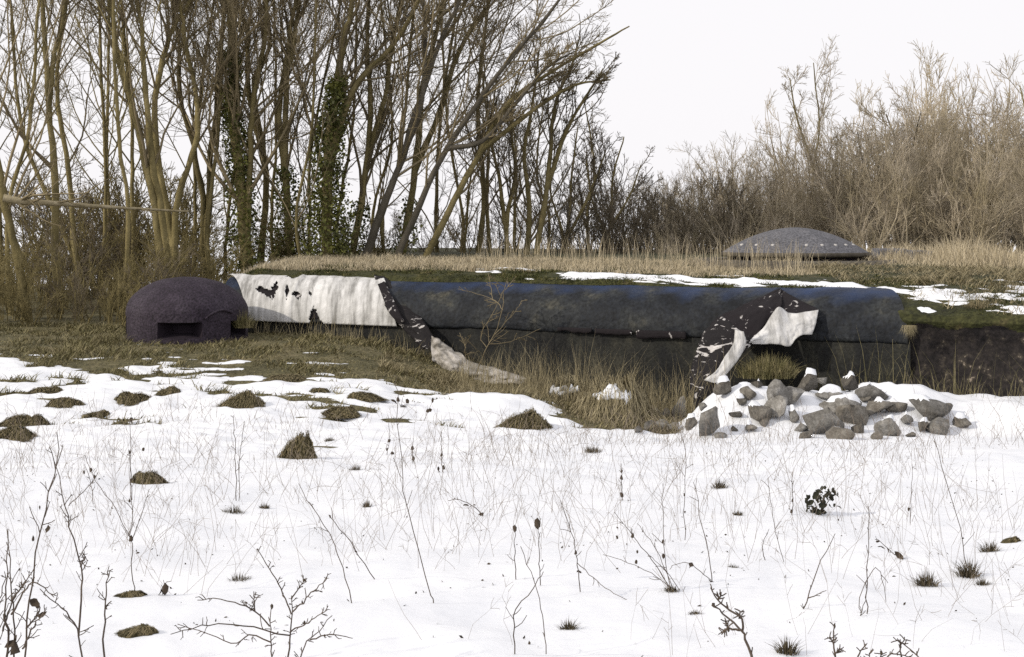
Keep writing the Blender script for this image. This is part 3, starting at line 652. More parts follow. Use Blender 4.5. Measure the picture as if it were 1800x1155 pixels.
hero(T, 'tall tree with dark trunk and upright fork behind the middle of the white sheet', [[(512, 470), (506, 340), (503, 220), (515, 110), (532, 0)], [(508, 330), (490, 220), (500, 100), (512, 0)]], 35.5, [30, 22], 209, base_z=1.2, ivy=900, ivy_span=(0.1, 0.34), ivy_r=0.6)
hero(T, 'broad ivy covered tree in the middle of the wood, dark green to half height', [[(574, 470), (577, 360), (582, 240), (598, 140), (612, 60), (622, 0)], [(580, 320), (605, 210), (640, 140), (700, 80), (745, 0)]], 34.5, [46, 26], 210, base_z=1.2, ivy=3400, ivy_span=(0.1, 0.5), ivy_r=0.6)
hero(T, 'upright tree just right of the ivy covered one', [[(618, 470), (632, 350), (648, 220), (650, 100), (655, 0)], [(640, 300), (672, 180), (690, 80), (712, 0)]], 36, [26, 20], 211, base_z=1.4, ivy=500, ivy_span=(0.1, 0.28), ivy_r=0.5)
hero(T, 'leaning tree with long pale limb above the black folded strip', [[(632, 465), (662, 370), (694, 280), (722, 180), (760, 70), (790, 0)], [(700, 265), (735, 170), (748, 60), (750, 0)]], 35, [30, 18], 212, base_z=1.5, bark='bark_grey')
hero(T, 'tree with crossing boughs rising over the middle of the dark roof edge', [[(702, 465), (722, 350), (734, 250), (738, 150), (760, 60), (775, 0)], [(728, 300), (770, 200), (800, 110), (850, 20), (862, 0)]], 36.5, [28, 22], 213, base_z=1.6, ivy=300, ivy_span=(0.1, 0.25), ivy_r=0.4)
hero(T, 'slanting tree leaning far right with bright sunlit bark', [[(690, 465), (735, 350), (775, 265), (838, 175), (905, 85), (960, 15)], [(775, 265), (840, 250), (905, 180), (960, 120), (1010, 90)]], 34.5, [24, 18], 214, base_z=1.6, bark='bark_grey', l1=0.24, bias=(0.3, 0, 0))
hero(T, 'most slanted tree, its fine branches reaching furthest over the open sky', [[(738, 468), (790, 370), (840, 275), (885, 190), (960, 130), (1050, 75), (1105, 45)], [(850, 260), (930, 200), (1010, 150), (1075, 140)]], 35, [26, 16], 215, base_z=1.6, l1=0.22, bias=(0.25, 0, 0), m1=12)
hero(T, 'straight slim tree in the gap between slanted boughs', [[(835, 465), (846, 360), (840, 240), (843, 110), (850, 0)]], 38, [20], 216, base_z=1.6, m1=16)
hero(T, 'thin dark tree, right of the straight slim one, ending below the picture top', [[(866, 465), (858, 340), (860, 220), (852, 120), (860, 40)]], 39, [15], 217, base_z=1.6, m1=16)
hero(T, 'short twin stemmed tree with dense dark twigs behind the long roof', [[(892, 462), (893, 380), (905, 300), (900, 210), (915, 120)], [(893, 400), (880, 310), (860, 230), (870, 140)]], 38, [20, 14], 218, base_z=1.6, twig='twig_dark', l1=0.34, l3=0.6, m1=12, m2=6, m3=6)
hero(T, 'tree with upright trunk where the wood thins towards the sky gap', [[(925, 462), (930, 360), (922, 270), (935, 170), (945, 90)]], 37, [22], 219, base_z=1.6, m1=16)
hero(T, 'last tall tree before the sky gap, leaning slightly right', [[(938, 462), (952, 360), (964, 260), (972, 180), (1000, 110), (1010, 70)], [(955, 340), (990, 240), (1030, 170), (1060, 120)]], 36, [22, 14], 220, base_z=1.6, twig='twig_dark', l1=0.34, l3=0.6, m1=12, m2=6, m3=6)
hero(T, 'low bushy tree beside the sky gap with a rounded dark crown', [[(990, 460), (1000, 380), (1005, 300), (1015, 220)], [(995, 420), (1040, 330), (1065, 260)], [(995, 430), (970, 340), (975, 260)]], 40, [14, 11, 10], 221, base_z=1.6, twig='twig_dark', l1=0.42, l3=0.7, m1=11, m2=6, m3=5)
hero(T, 'low bare tree in the sky gap, its crown sloping down to the right', [[(1065, 460), (1075, 390), (1080, 310), (1098, 240)], [(1068, 430), (1110, 350), (1130, 290)], [(1068, 430), (1040, 350), (1030, 280)]], 42, [13, 10, 10], 222, base_z=1.6, twig='twig_dark', l1=0.42, l3=0.7, m1=11, m2=6, m3=5)
hero(T, 'thin tree rising above the thicket just left of the turret, with fine forked top', [[(1432, 440), (1428, 300), (1440, 220), (1432, 110)], [(1430, 300), (1400, 210), (1388, 140)]], 46, [10, 8], 223, base_z=2.0, twig='twig_tan', l1=0.42, l2=0.55, l3=0.7, u0=0.1, up=0.03, group='small trees in the thicket', m1=9, m2=6, m3=5)
hero(T, 'pale tree in the thicket right of the turret with several crooked stems', [[(1560, 440), (1548, 340), (1575, 260), (1560, 200)], [(1555, 400), (1525, 310), (1508, 230)], [(1560, 380), (1606, 290), (1622, 200)]], 44, [14, 10, 10], 224, base_z=2.0, bark='bark_grey', twig='twig_tan', l1=0.46, l2=0.55, l3=0.7, u0=0.1, up=0.03, group='small trees in the thicket', m1=9, m2=6, m3=5)
hero(T, 'tree at the right edge, its twigs leaning into the sky', [[(1830, 440), (1822, 320), (1812, 220), (1795, 150)], [(1825, 340), (1850, 230), (1835, 130)]], 42, [16, 12], 225, base_z=2.0, twig='twig_tan', l1=0.42, l2=0.55, l3=0.7, u0=0.1, up=0.03, group='small trees in the thicket', m1=9, m2=6, m3=5)
# small upright stems between the big trees
fill2 = [(0, 37), (65, 35), (125, 38), (160, 33), (195, 39), (228, 35), (282, 37), (322, 33.5), (372, 35), (412, 40), (465, 33.5), (495, 36.5), (530, 34), (560, 40), (590, 37), (645, 40), (672, 36.5), (715, 40), (752, 38), (790, 37), (815, 38.5), (878, 40), (948, 39), (975, 42)]
fill = [(20, 32.5), (175, 36), (215, 32), (240, 37), (335, 38), (395, 38), (480, 39), (545, 38), (600, 39.5), (665, 39), (770, 40), (805, 41), (905, 42), (960, 41), (1035, 44)]
where = ['at the left edge of the wood', 'right of the thick forked tree', 'left of the cupola', 'behind the long upright stems', 'above the cupola', 'left of the ivy clad tree', 'right of the ivy clad tree', 'left of the broad ivy covered tree', 'behind the broad ivy covered tree', 'behind the leaning pale limb', 'behind the slanting tree', 'behind the most slanted tree', 'behind the twin stemmed tree', 'behind the last tall tree', 'in the low twigs of the sky gap']
for i, ((px, Y), wh) in enumerate(zip(fill, where)):
    r = random.Random(500 + i); top = r.uniform(0, 15) if px < 850 else r.uniform(150, 230)
    x1 = px + r.uniform(-25, 30); x2 = x1 + r.uniform(-35, 45)
    hero('slender_tree', 'slender bare tree ' + wh, [[(px, 560 if px < 380 else 465), (px + r.uniform(-12, 12), 380), (x1, 230 if px < 850 else 300), (x2, top)]], Y, [r.uniform(9, 15)], 600 + i, base_z=1.0 if px < 380 else 1.5, twig='twig_olive' if px < 400 else 'twig', group='slender trees in the wood', m1=14, m2=6, m3=7, ext=3.0)
fill2 = fill2[::4]
for i, (px, Y) in enumerate(fill2):
    r = random.Random(900 + i); top = r.uniform(0, 15) if px < 800 else r.uniform(90, 200); ln = 0.25 * (px - 250) / 600
    x1 = px + r.uniform(-20, 25) + 60 * ln; x2 = x1 + r.uniform(-30, 40) + 160 * ln
    hero('pole_tree', 'thin pole tree, %s in the row from the left edge of the wood' % (ORDS[i]), [[(px, 560 if px < 380 else 465), (px + r.uniform(-10, 10), 390), (x1, 240 if px < 800 else 300), (x2, top)]], Y, [r.uniform(8, 14)], 960 + i, base_z=1.0 if px < 380 else 1.5, twig='twig_olive' if px < 300 else 'twig', group='thin pole trees in the wood', m1=12, m2=6, m3=6, ext=3.0)

# horizontal bough lying across the stems at the left
g = Geo(); r = np.random.default_rng(77)
C = catmull([unproj(6, 348, 30.2), unproj(40, 354, 30.3), (unproj(100, 358, 30.7)), unproj(190, 364, 31.6), unproj(330, 372, 33.2)], 26)
R = np.linspace(0.09, 0.025, 26) * (1 + 0.06 * r.normal(size=26)); org_ = C[0].copy()
log = empty('fallen_bough', org_, 'pale fallen bough caught level across the trunks at the left', 'bough')
g.add(*tubes(C, R, 9)); g.add(np.vstack([C[0], tubes(C, R, 9)[0][:9]]), np.array([[0, i + 1, (i + 1) % 9 + 1] for i in range(9)]))
add('stem', g.mesh('bough_stem', M['bough'], True, org_), log)
P1, R1 = spawn(C[None], R[None], 9, 0.15, 1, 50, 0.35, 6, 0.03, 0.15, 0.4, 0.006, r); P2, R2 = spawn(P1, R1, 6, 0.1, 1, 45, 0.5, 4, 0.0, 0.15, 0.5, 0.005, r)
g = Geo(); g.add(*tubes(P1, R1, 4)); g.add(*tubes(P2, R2, 3)); tag(add('twigs', g.mesh('bough_twigs', M['twig'], True, org_), log), kind='stuff')

# ------------------------------------------------------------------ shrubs
def bush_mesh(seed, stems, h, spread, m2, m3, tip, twig, upright=0.12, wob=0.12, m4=0):
    r = np.random.default_rng(seed)
    a = r.uniform(0, 2 * math.pi, stems); q = r.uniform(0, 1, stems) ** 0.6
    d = norm(np.stack([np.cos(a) * q * spread, np.sin(a) * q * spread, np.ones(stems)], 1))
    L = h * r.uniform(0.6, 1.0, stems); n = 9; pts = [np.stack([np.cos(a) * q * 0.35, np.sin(a) * q * 0.35, -0.3 + 0 * a], 1)]
    for j in range(n - 1):
        pts.append(pts[-1] + d * (L / (n - 1))[:, None]); d = norm(d + np.array([0, 0, upright * 0.5]) + wob * r.normal(size=(stems, 3)))
    P = np.stack(pts, 1); q = np.linspace(0, 1, n)[None]; R = (0.008 * h * r.uniform(0.5, 1.2, stems))[:, None] * (1 - q) + tip * q
    P2, R2 = spawn(P, R, m2, 0.15, 0.98, 34, 0.34, 6, upright, wob, 0.55, tip, r); P3, R3 = spawn(P2, R2, m3, 0.1, 1.0, 36, 0.5, 4, upright * 0.7, wob, 0.6, tip * 0.75, r, minlen=0.1)
    g1 = Geo(); g1.add(*tubes(P, R, 5)); g2 = Geo(); g2.add(*tubes(P2, R2, 3)); g2.add(*tubes(P3, R3, 3))
    return g1, g2

def bush_kind(seed, bark, twig, **k):
    g1, g2 = bush_mesh(seed, twig=None, **k)
    return g1.mesh('bush_stems', M[bark], True), g2.mesh('bush_twigs', M[twig], True)

tan = [bush_kind(700 + i, 'twig_tan', 'twig_tan', stems=13, h=5.0, spread=0.62, m2=10, m3=10, tip=0.006, upright=0.06, wob=0.16) for i in range(4)]
olive = [bush_kind(720 + i, 'twig_olive', 'twig_olive', stems=12, h=3.4, spread=0.6, m2=10, m3=9, tip=0.006, upright=0.05, wob=0.18) for i in range(3)]
dark = [bush_kind(740 + i, 'twig_dark', 'twig_dark', stems=12, h=4.0, spread=0.5, m2=9, m3=9, tip=0.008) for i in range(3)]
mixd = [bush_kind(780 + i, 'bark', 'twig_dark', stems=9, h=3.4, spread=0.5, m2=9, m3=8, tip=0.006, upright=0.08, wob=0.16) for i in range(2)]

def place_bush(name, kind, loc, s, rz, label, group, sz=None, cat='shrub'):
    root = empty(name, loc, label, cat, group); root.scale = (s, s, sz or s); root.rotation_euler = (0, 0, rz)
    add('stems', kind[0], root); add('twigs', kind[1], root)
    return root

ORD = ['first', 'second', 'third', 'fourth', 'fifth', 'sixth', 'seventh', 'eighth', 'ninth', 'tenth', 'eleventh', 'twelfth', 'thirteenth', 'fourteenth', 'fifteenth', 'sixteenth', 'seventeenth', 'eighteenth']
r = random.Random(3)
# pale thicket behind the roof, right half
hp = [(1180, 4.0), (1230, 4.4), (1290, 4.9), (1340, 4.6), (1400, 5.3), (1450, 5.5), (1500, 5.8), (1560, 6.2), (1610, 6.4), (1635, 6.2), (1660, 6.6), (1710, 6.2), (1760, 6.0), (1810, 6.1), (1860, 6.2), (1910, 6.0)]
for row, (Y0, ds) in enumerate(((38.5, 0.60), (42, 0.80), (46, 0.95), (51, 1.1))):
    for i, (px, h) in enumerate(hp):
        x = px + r.uniform(-26, 26); Y = Y0 + r.uniform(-1.3, 1.3)
        s = h * ds / 5.2 * r.uniform(0.86, 1.12) * (0.80 if px < 1280 else 0.90 if px < 1420 else 1.0)
        if row == 0 and px < 1260: s *= 0.8
        X = (x - 900) / FPX * Y
        lab = 'pale tan bare shrub, %s from the sky gap in the front row of the thicket' % ORD[i] if row == 0 else 'tall tan bare shrub deep in the thicket behind the turret'
        place_bush('thicket_shrub', tan[r.randrange(4)], (X, Y, 2.25), s, r.uniform(0, 6.28), lab, 'front row of the thicket' if row == 0 else 'back rows of the thicket', sz=s * r.uniform(1.0, 1.12))
# darker shrubs in the dip of the skyline
for i, (px, Y, h) in enumerate(((1010, 39, 2.6), (1050, 42, 3.2), (1090, 40, 2.9), (1120, 44, 3.5), (1150, 41, 2.9), (1185, 45, 3.3), (1215, 40, 2.8), (1250, 43, 3.6), (1300, 40, 3.1), (960, 43, 2.8), (900, 42, 2.4), (840, 43, 2.4), (770, 42, 2.2), (700, 42, 2.2), (1140, 48, 3.6), (1080, 49, 3.8))):
    s = h / 4.0
    place_bush('dark_shrub', dark[i % 3], ((px - 900) / FPX * Y, Y, 2.0), s, r.uniform(0, 6.28), 'dark brown bare shrub at the foot of the skyline dip, %s from the wood' % ORD[[1010, 1050, 1080, 1090, 1120, 1140, 1150, 1185, 1215, 1250, 1300].index(px)] if px > 990 else 'low dark shrub seen between the trunks behind the roof, %s from the sky gap' % ORD[[960, 900, 840, 770, 700].index(px)], 'dark shrubs in the skyline dip' if px > 990 else 'low shrubs between the trunks')
# olive undergrowth below the trees at the left
for i, (px, Y, h) in enumerate(((-30, 30, 2.8), (15, 31, 2.6), (60, 29.5, 2.2), (100, 31.5, 2.9), (135, 29.8, 2.2), (175, 30.8, 2.8), (205, 29.2, 2.0), (240, 31.2, 2.9), (275, 30.2, 2.4), (310, 31.4, 2.8), (345, 32, 2.9), (380, 33, 2.9), (30, 34, 3.6), (110, 34.5, 3.8), (190, 35, 3.9), (260, 35, 3.8), (330, 36, 3.6), (70, 37, 4.2), (150, 38, 4.2), (230, 38, 4.4), (300, 39, 4.2), (-60, 33, 3.6), (370, 37, 3.6), (10, 38, 5.4), (100, 39, 5.8), (180, 40, 5.6), (250, 40, 5.9), (320, 41, 5.6), (50, 41, 6.0), (150, 42, 6.2), (215, 43, 6.4), (290, 43, 6.2))):
    s = h / 3.4 * 0.85; X = (px - 900) / FPX * Y
    front_ = Y < 32.3
    place_bush('undergrowth_shrub', (olive + mixd)[i % 5], (X, Y, float(H(X, Y))), s, r.uniform(0, 6.28), 'tangled olive brown shrub at the undergrowth edge, %s from the left picture edge' % ORD[max(0, i - 1)] if front_ and i else 'tangled olive shrub cut by the left picture edge' if front_ else 'tangled shrub among the trunks at the left', 'undergrowth at the wood edge' if front_ else 'undergrowth among the trunks')
for i, (px, Y, h) in enumerate(((470, 36, 2.2), (540, 35.6, 2.6), (560, 37, 3.0), (620, 36, 2.4), (490, 38, 3.0), (650, 38, 2.2))):
    s = h / 3.4; X = (px - 900) / FPX * Y
    place_bush('undergrowth_shrub', olive[(i + 1) % 3], (X, Y, 1.9), s, r.uniform(0, 6.28), 'tangled shrub between the ivy trunks behind the white sheet, %s from the cupola' % ORD[[470, 490, 540, 560, 620, 650].index(px)], 'undergrowth between the ivy trunks')

# ------------------------------------------------------------------ grass
def scatter(K, fn, r):
    return fn(r.uniform(0, 1, K), r.uniform(0, 1, K))
def stuff(name, geo, mat, label):
    o = add(name, geo.mesh(name, mat)); return tag(o, label, 'grass', kind='stuff')

r = np.random.default_rng(11)
def on_ground(K, x0, x1, y0, y1, cond):
    X = r.uniform(x0, x1, K); Y = r.uniform(y0, y1, K); k = cond(X, Y); X, Y = X[k], Y[k]
    return np.stack([X, Y, H(X, Y) - 0.01], 1)
def tuftiness(P, sc, seed): return np.clip(0.5 + 1.1 * fbm(P[:, 0] * sc, P[:, 1] * sc, seed, 3), 0.15, 1.4)

# matted olive grass of the bank
B = on_ground(90000, -13, 1.6, 17.5, 30.5, lambda X, Y: (snow_t(X, Y) < 0.004) & (front(X, Y)[0] > 0.05) & (((X - CX) / 1.25) ** 2 + ((Y - CY) / 1.25) ** 2 > 1) & (np.abs(X / Y) < 0.45))
tf = tuftiness(B, 1.6, 301); th = r.uniform(0, 6.28, len(B)); pr_ = r.uniform(0, 6.28)
drs = np.stack([np.cos(th), np.sin(th), 0 * th], 1) + np.array([0.5, -0.5, 0])
g = Geo(); add_blades(g, B, (0.06 + 0.16 * r.uniform(0, 1, len(B)) ** 1.5) * tf, drs, r.uniform(0.4, 1.8, len(B)), r.uniform(0.005, 0.011, len(B)), r)
stuff('bank_grass', g, M['grass_olive'], 'matted olive and straw grass on the bank before the cupola and white sheet')
k = r.uniform(0, 1, len(B)) < 0.12
g = Geo(); add_blades(g, B[k], (0.10 + 0.16 * r.uniform(0, 1, k.sum())) * tf[k], drs[k], r.uniform(0.3, 1.3, k.sum()), r.uniform(0.003, 0.006, k.sum()), r)
stuff('bank_straw', g, M['straw_dark'], 'scattered dry straw blades standing out of the bank grass')

# moss and short grass along the roof edge
K = 46000; t = r.uniform(-1.0, 18.5, K); b = 0.75 + 2.4 * r.uniform(0, 1, K) ** 1.3; b = np.where(t > TE + 0.3, r.uniform(0.0, 3.2, K), b)
P = mound_z(t, b); P[:, 2] -= 0.01; tf = tuftiness(P, 2.5, 305)
th = r.uniform(0, 6.28, K); drs = np.stack([np.cos(th), np.sin(th) - 0.5, 0 * th], 1)
g = Geo(); add_blades(g, P, (0.025 + 0.065 * r.uniform(0, 1, K)) * tf, drs, r.uniform(0.3, 1.5, K), r.uniform(0.005, 0.010, K), r)
stuff('roof_moss', g, M['grass_green'], 'green moss and short grass along the roof edge')
K = 4200; t = r.uniform(TE + 0.2, 18.4, K); b = r.uniform(0.05, 3.2, K); P = mound_z(t, b); k = fbm(P[:, 0] * 1.9, P[:, 1] * 1.9, 331, 3) > 0.12; P = P[k]; K = len(P)
th = r.uniform(0, 6.28, K); drs = np.stack([np.cos(th), np.sin(th) - 0.7, 0 * th], 1)
g = Geo(); add_blades(g, P, r.uniform(0.06, 0.2, K), drs, r.uniform(0.6, 2.0, K), r.uniform(0.004, 0.007, K), r)
stuff('roof_straw', g, M['straw_dark'], 'tousled straw patches among the moss above the earth face')
# dry straw on the roof
K = 34000; t = r.uniform(-0.8, 12.6, K); b = 1.5 + 5.5 * r.uniform(0, 1, K) ** 1.4
lim = np.interp(t, [-1, 2, 7, 10, 12.6], [1.0, 1.35, 1.9, 2.3, 3.2]); kx = b > lim + 0.5 * fbm(t * 1.3, b, 3); t, b = t[kx], b[kx]; K = len(t)
P = mound_z(t, b); P[:, 2] -= 0.01; tf = tuftiness(P, 1.3, 309)
th = r.uniform(0, 6.28, K); drs = np.stack([np.cos(th), np.sin(th), 0 * th], 1)
g = Geo(); add_blades(g, P, (0.06 + 0.16 * r.uniform(0, 1, K) ** 1.6) * (0.4 + 0.7 * tf), drs, r.uniform(0.15, 1.1, K), r.uniform(0.003, 0.007, K), r)
stuff('roof_straw', g, M['straw'], 'pale dry straw grass along the crest of the roof')
K = 700; t = r.uniform(5.5, 12.6, K); b = r.uniform(2.6, 6, K); P = mound_z(t, b); th = r.uniform(0, 6.28, K); drs = np.stack([np.cos(th), np.sin(th), 0 * th], 1)
g = Geo(); add_blades(g, P, r.uniform(0.35, 0.8, K), drs, r.uniform(0.05, 0.4, K), r.uniform(0.003, 0.005, K), r)
stuff('roof_stalks', g, M['straw'], 'taller dry stalks standing along the roof crest before the turret')
# tall dry grass, right of the turret
K = 30000; t = r.uniform(12.2, 24, K); b = 3.2 + 9 * r.uniform(0, 1, K)
lim = np.interp(t, [12, 13.5, 15, 17, 24], [8.5, 6.8, 5.2, 3.4, 3.0]); kx = (b > lim + 0.8 * fbm(t, b, 8)); t, b = t[kx], b[kx]; K = len(t)
P = mound_z(t, b); P[:, 2] -= 0.02; tf = tuftiness(P, 0.8, 313); dist = np.clip((b - np.interp(t, [12, 13.5, 15, 17, 24], [8.5, 6.8, 5.2, 3.4, 3.0])) / 2.5, 0.15, 1)
th = r.uniform(0, 6.28, K); drs = np.stack([np.cos(th), np.sin(th), 0 * th], 1)
g = Geo(); add_blades(g, P, (0.2 + 0.55 * r.uniform(0, 1, K) ** 1.5) * (0.35 + 0.7 * tf) * dist, drs, r.uniform(0.1, 0.9, K) ** 1.3, r.uniform(0.004, 0.008, K), r)
stuff('tall_dry_grass', g, M['straw'], 'tall tan dry grass on the roof right of the turret')
# laid-over straw and green at the foot of that grass
K = 9000; t = r.uniform(12.6, 19, K); b = r.uniform(2.0, 5.6, K); P = mound_z(t, b); th = r.uniform(0, 6.28, K); drs = np.stack([np.cos(th), 0.5 * np.sin(th), 0 * th], 1)
g = Geo(); add_blades(g, P, r.uniform(0.06, 0.26, K) * tuftiness(P, 1.4, 3), drs, r.uniform(0.8, 2.2, K), r.uniform(0.004, 0.008, K), r, bend=0.5)
stuff('laid_straw', g, M['straw_dark'], 'laid over brown straw before the tall dry grass')

# reeds in the ditch before the dark wall
def ditch(K, x0, x1, f0, f1):
    X = r.uniform(x0, x1, K); f = f0 + (f1 - f0) * r.uniform(0, 1, K); Y = AY + DY * (X - AX) / DX - f
    return np.stack([X, Y, H(X, Y) - 0.01], 1)
P = ditch(7000, -0.9, 3.3, 0.25, 3.4); cl = fbm(P[:, 0] * 1.7, P[:, 1] * 1.7, 321, 3); k = (cl > -0.15) & (snow_t(P[:, 0], P[:, 1]) < 0.02); P = P[k]; cl = cl[k]; K = len(P)
th = r.uniform(0, 6.28, K); drs = np.stack([np.cos(th), np.sin(th), 0 * th], 1)
g = Geo(); add_blades(g, P, (0.2 + 1.05 * r.uniform(0, 1, K) ** 2.4) * (0.75 + 0.6 * cl) * np.interp(P[:, 0], [-0.6, 0.3, 3], [0.55, 1, 1.05]), drs, r.uniform(0.05, 0.6, K), r.uniform(0.002, 0.0048, K), r)
stuff('ditch_reeds', g, M['straw_dark'], 'upright dry reeds growing in the ditch before the dark wall')
P = ditch(9000, -2.2, 3.0, 1.2, 4.2); k = (snow_t(P[:, 0], P[:, 1]) < 0.012); P = P[k]; K = len(P); tf = tuftiness(P, 1.8, 325)
th = r.uniform(0, 6.28, K); drs = np.stack([np.cos(th), np.sin(th) - 0.5, 0 * th], 1)
g = Geo(); add_blades(g, P, (0.10 + 0.25 * r.uniform(0, 1, K)) * tf, drs, r.uniform(0.4, 1.6, K), r.uniform(0.004, 0.008, K), r)
stuff('ditch_grass', g, M['straw_dark'], 'tousled brown grass along the ditch edge')
P = ditch(420, 3.6, 9.5, 0.12, 0.9); K = len(P); th = r.uniform(0, 6.28, K); drs = np.stack([np.cos(th), np.sin(th), 0 * th], 1)
g = Geo(); add_blades(g, P, 0.25 + 0.85 * r.uniform(0, 1, K) ** 2, drs, r.uniform(0.05, 0.7, K), r.uniform(0.002, 0.004, K), r)
stuff('wall_foot_stalks', g, M['grass_olive'], 'thin dry stalks along the foot of the wall behind the rubble')
P = ditch(260, -5.0, -1.0, 0.1, 0.7); K = len(P); th = r.uniform(0, 6.28, K); drs = np.stack([np.cos(th), np.sin(th), 0 * th], 1)
g = Geo(); add_blades(g, P, r.uniform(0.15, 0.5, K), drs, r.uniform(0.05, 0.6, K), r.uniform(0.003, 0.0055, K), r)
stuff('wall_foot_stalks', g, M['straw_dark'], 'short dry stalks at the wall foot below the white sheet')

# single big tufts
def tuft(name, label, px, py, Y, w, h, K, mat, seed, mound=None, droop=0.8, group=None, cat='grass tuft', out=1.0, seat=False, cap=None):
    """w, h in pixels; base of the tuft at (px, py)"""
    r = np.random.default_rng(seed); c = unproj(px, py, Y)
    if seat: c[2] = H(c[0], c[1]) - 0.02
    wm = w / FPX * Y; hm = h / FPX * Y
    root = empty(name, c, label, cat, group)
    if mound:
        n, k = 40, 14; a = np.arange(n) * 2 * math.pi / n; q = np.linspace(0, 1, k)
        def rad_(a): return 0.5 * wm * (1 + 0.5 * fbm(np.cos(a) * 1.6 + seed, np.sin(a) * 1.6, seed, 4))
        ox, oy = 0.12 * wm * r.normal(), 0.05 * wm * r.normal()
        def dome(qq, a):
            z = hm * mound * np.maximum(0, 1 - qq ** 3.0) * (1 + 0.6 * fbm(qq * np.cos(a) * 2.2 + seed, qq * np.sin(a) * 2.2, seed + 5, 3)) - 0.03 * np.minimum(qq, 1.0) ** 4
            return np.stack([rad_(a) * qq * np.cos(a) + ox * (1 - qq), 0.8 * rad_(a) * qq * np.sin(a) + oy * (1 - qq), z], -1)
        V = np.stack([dome(np.full(n, x), a) for x in 1.06 - 1.06 * q])
        idx = np.arange(k * n).reshape(k, n); i2 = np.roll(idx, -1, 1)
        F = np.stack([idx[:-1], i2[:-1], i2[1:], idx[1:]], -1).reshape(-1, 4)
        add('mound', make_mesh('tuft_mound', V.reshape(-1, 3), [F], (M['tuft_mound'],), True), root)
        if cap:
            C = V.reshape(-1, 3)[F].mean(1); e = ((C[:, 0] - cap[0] * wm) / (cap[2] * wm)) ** 2 + ((C[:, 2] - cap[1] * hm) / (cap[3] * hm)) ** 2 + 0.7 * fbm(C[:, 0] * 9, C[:, 2] * 9, seed, 3)
            Fk = F[(e < 1) & (C[:, 1] < 0.15 * wm)]; used = np.unique(Fk); W_ = V.reshape(-1, 3) + np.array([0, -0.03, 0.05]); rm = np.zeros(len(W_), np.int64); rm[used] = np.arange(len(used))
            if len(Fk):
                o = add('snow_cap', make_mesh('snow_cap', W_[used], [rm[Fk]], (M['snow'],), True), root); md = o.modifiers.new('s', 'SOLIDIFY'); md.thickness = 0.07; md.offset = -1
        KK = K * 2; aa = r.uniform(0, 6.28, KK); q0 = r.uniform(0, 0.85, KK) ** 0.8; q1 = q0 + r.uniform(0.2, 0.7, KK); da = 0.4 * r.normal(size=KK); lift = r.uniform(0.05, 0.5, KK) ** 1.5 * hm
        p0 = dome(q0, aa); p1 = dome(0.5 * (q0 + q1), aa + 0.4 * da); p2 = dome(np.minimum(q1, r.uniform(1.05, 1.4, KK)), aa + da); p1[:, 2] += lift; p2[:, 2] += lift * r.uniform(0, 0.5, KK)
        sd = norm(np.cross(p2 - p0, np.array([[0, 0, 1.0]])) + 1e-6) * (r.uniform(0.0018, 0.0042, KK) * (Y / 15))[:, None]
        Vb = np.stack([p0 - sd, p0 + sd, p1 + sd, p1 - sd, p2], 1).reshape(-1, 3); o5 = (np.arange(KK) * 5)[:, None]
        add('blades', make_mesh('tuft_blades', Vb, [o5 + np.array([[0, 1, 2, 3]]), o5 + np.array([[3, 2, 4]])], (M[mat],)), root)
        return root
    a = r.uniform(0, 6.28, K); q = np.sqrt(r.uniform(0, 1, K))
    cl_ = 0.10 * wm * r.normal(size=(9, 2)) if not mound else np.zeros((9, 2)); ci = r.integers(0, 9, K)
    B = np.stack([cl_[ci, 0] + 0.48 * wm * q * np.cos(a), 0.38 * wm * q * np.sin(a), hm * (mound or 0) * np.sqrt(np.maximum(0, 1 - q * q)) - 0.015], 1)
    drs = np.stack([np.cos(a), np.sin(a), 0 * a], 1) + 0.5 * r.normal(size=(K, 3)) * np.array([1, 1, 0])
    hh = hm * (r.uniform(0.14, 0.36, K) if mound else r.uniform(0.5, 1.0, K) * (1.05 - 0.5 * q))
    g = Geo(); add_blades(g, B, hh, drs, (r.uniform(0.5, 2.4, K) if mound else droop * r.uniform(-0.3, 1.6, K) * (0.3 + q)) * out, np.clip(r.uniform(0.010, 0.024, K) * hm, 0.0016, 0.006), r)
    add('blades', g.mesh('tuft_blades', M[mat]), root)
    return root

tuft('grass_tuft', 'large green and straw tuft hanging under the white part of the flap', 1352, 662, 22.0, 92, 58, 900, 'grass_olive', 401, droop=0.7)
tuft('grass_tuft', 'straw tuft hanging from the wall where it meets the earth bank', 1597, 570, 21.75, 24, -34, 260, 'straw_dark', 402, droop=-0.35)
tuft('grass_tuft', 'straw tuft between snow patches on the mossy roof at the right', 1716, 546, 21.9, 40, 36, 320, 'straw_dark', 403, droop=1.0)
tuft('grass_tuft', 'olive tuft on the earth beside the cupola, against the white sheet', 430, 575, 26.2, 30, 40, 320, 'grass_olive', 404, droop=0.6)
hm_ = tuft('grass_hummock', 'big shaggy straw hummock in the ditch with a snow cap', 1078, 752, 20.9, 150, 66, 1300, 'straw_dark', 405, mound=0.9, seat=True, cap=(-0.02, 0.72, 0.20, 0.16), cat='grass hummock')
hm2 = tuft('grass_hummock', 'smaller straw hummock nearer the sapling, snow on its top', 992, 706, 22.0, 110, 56, 900, 'straw_dark', 406, mound=0.9, seat=True, cap=(-0.02, 0.8, 0.24, 0.12), cat='grass hummock')
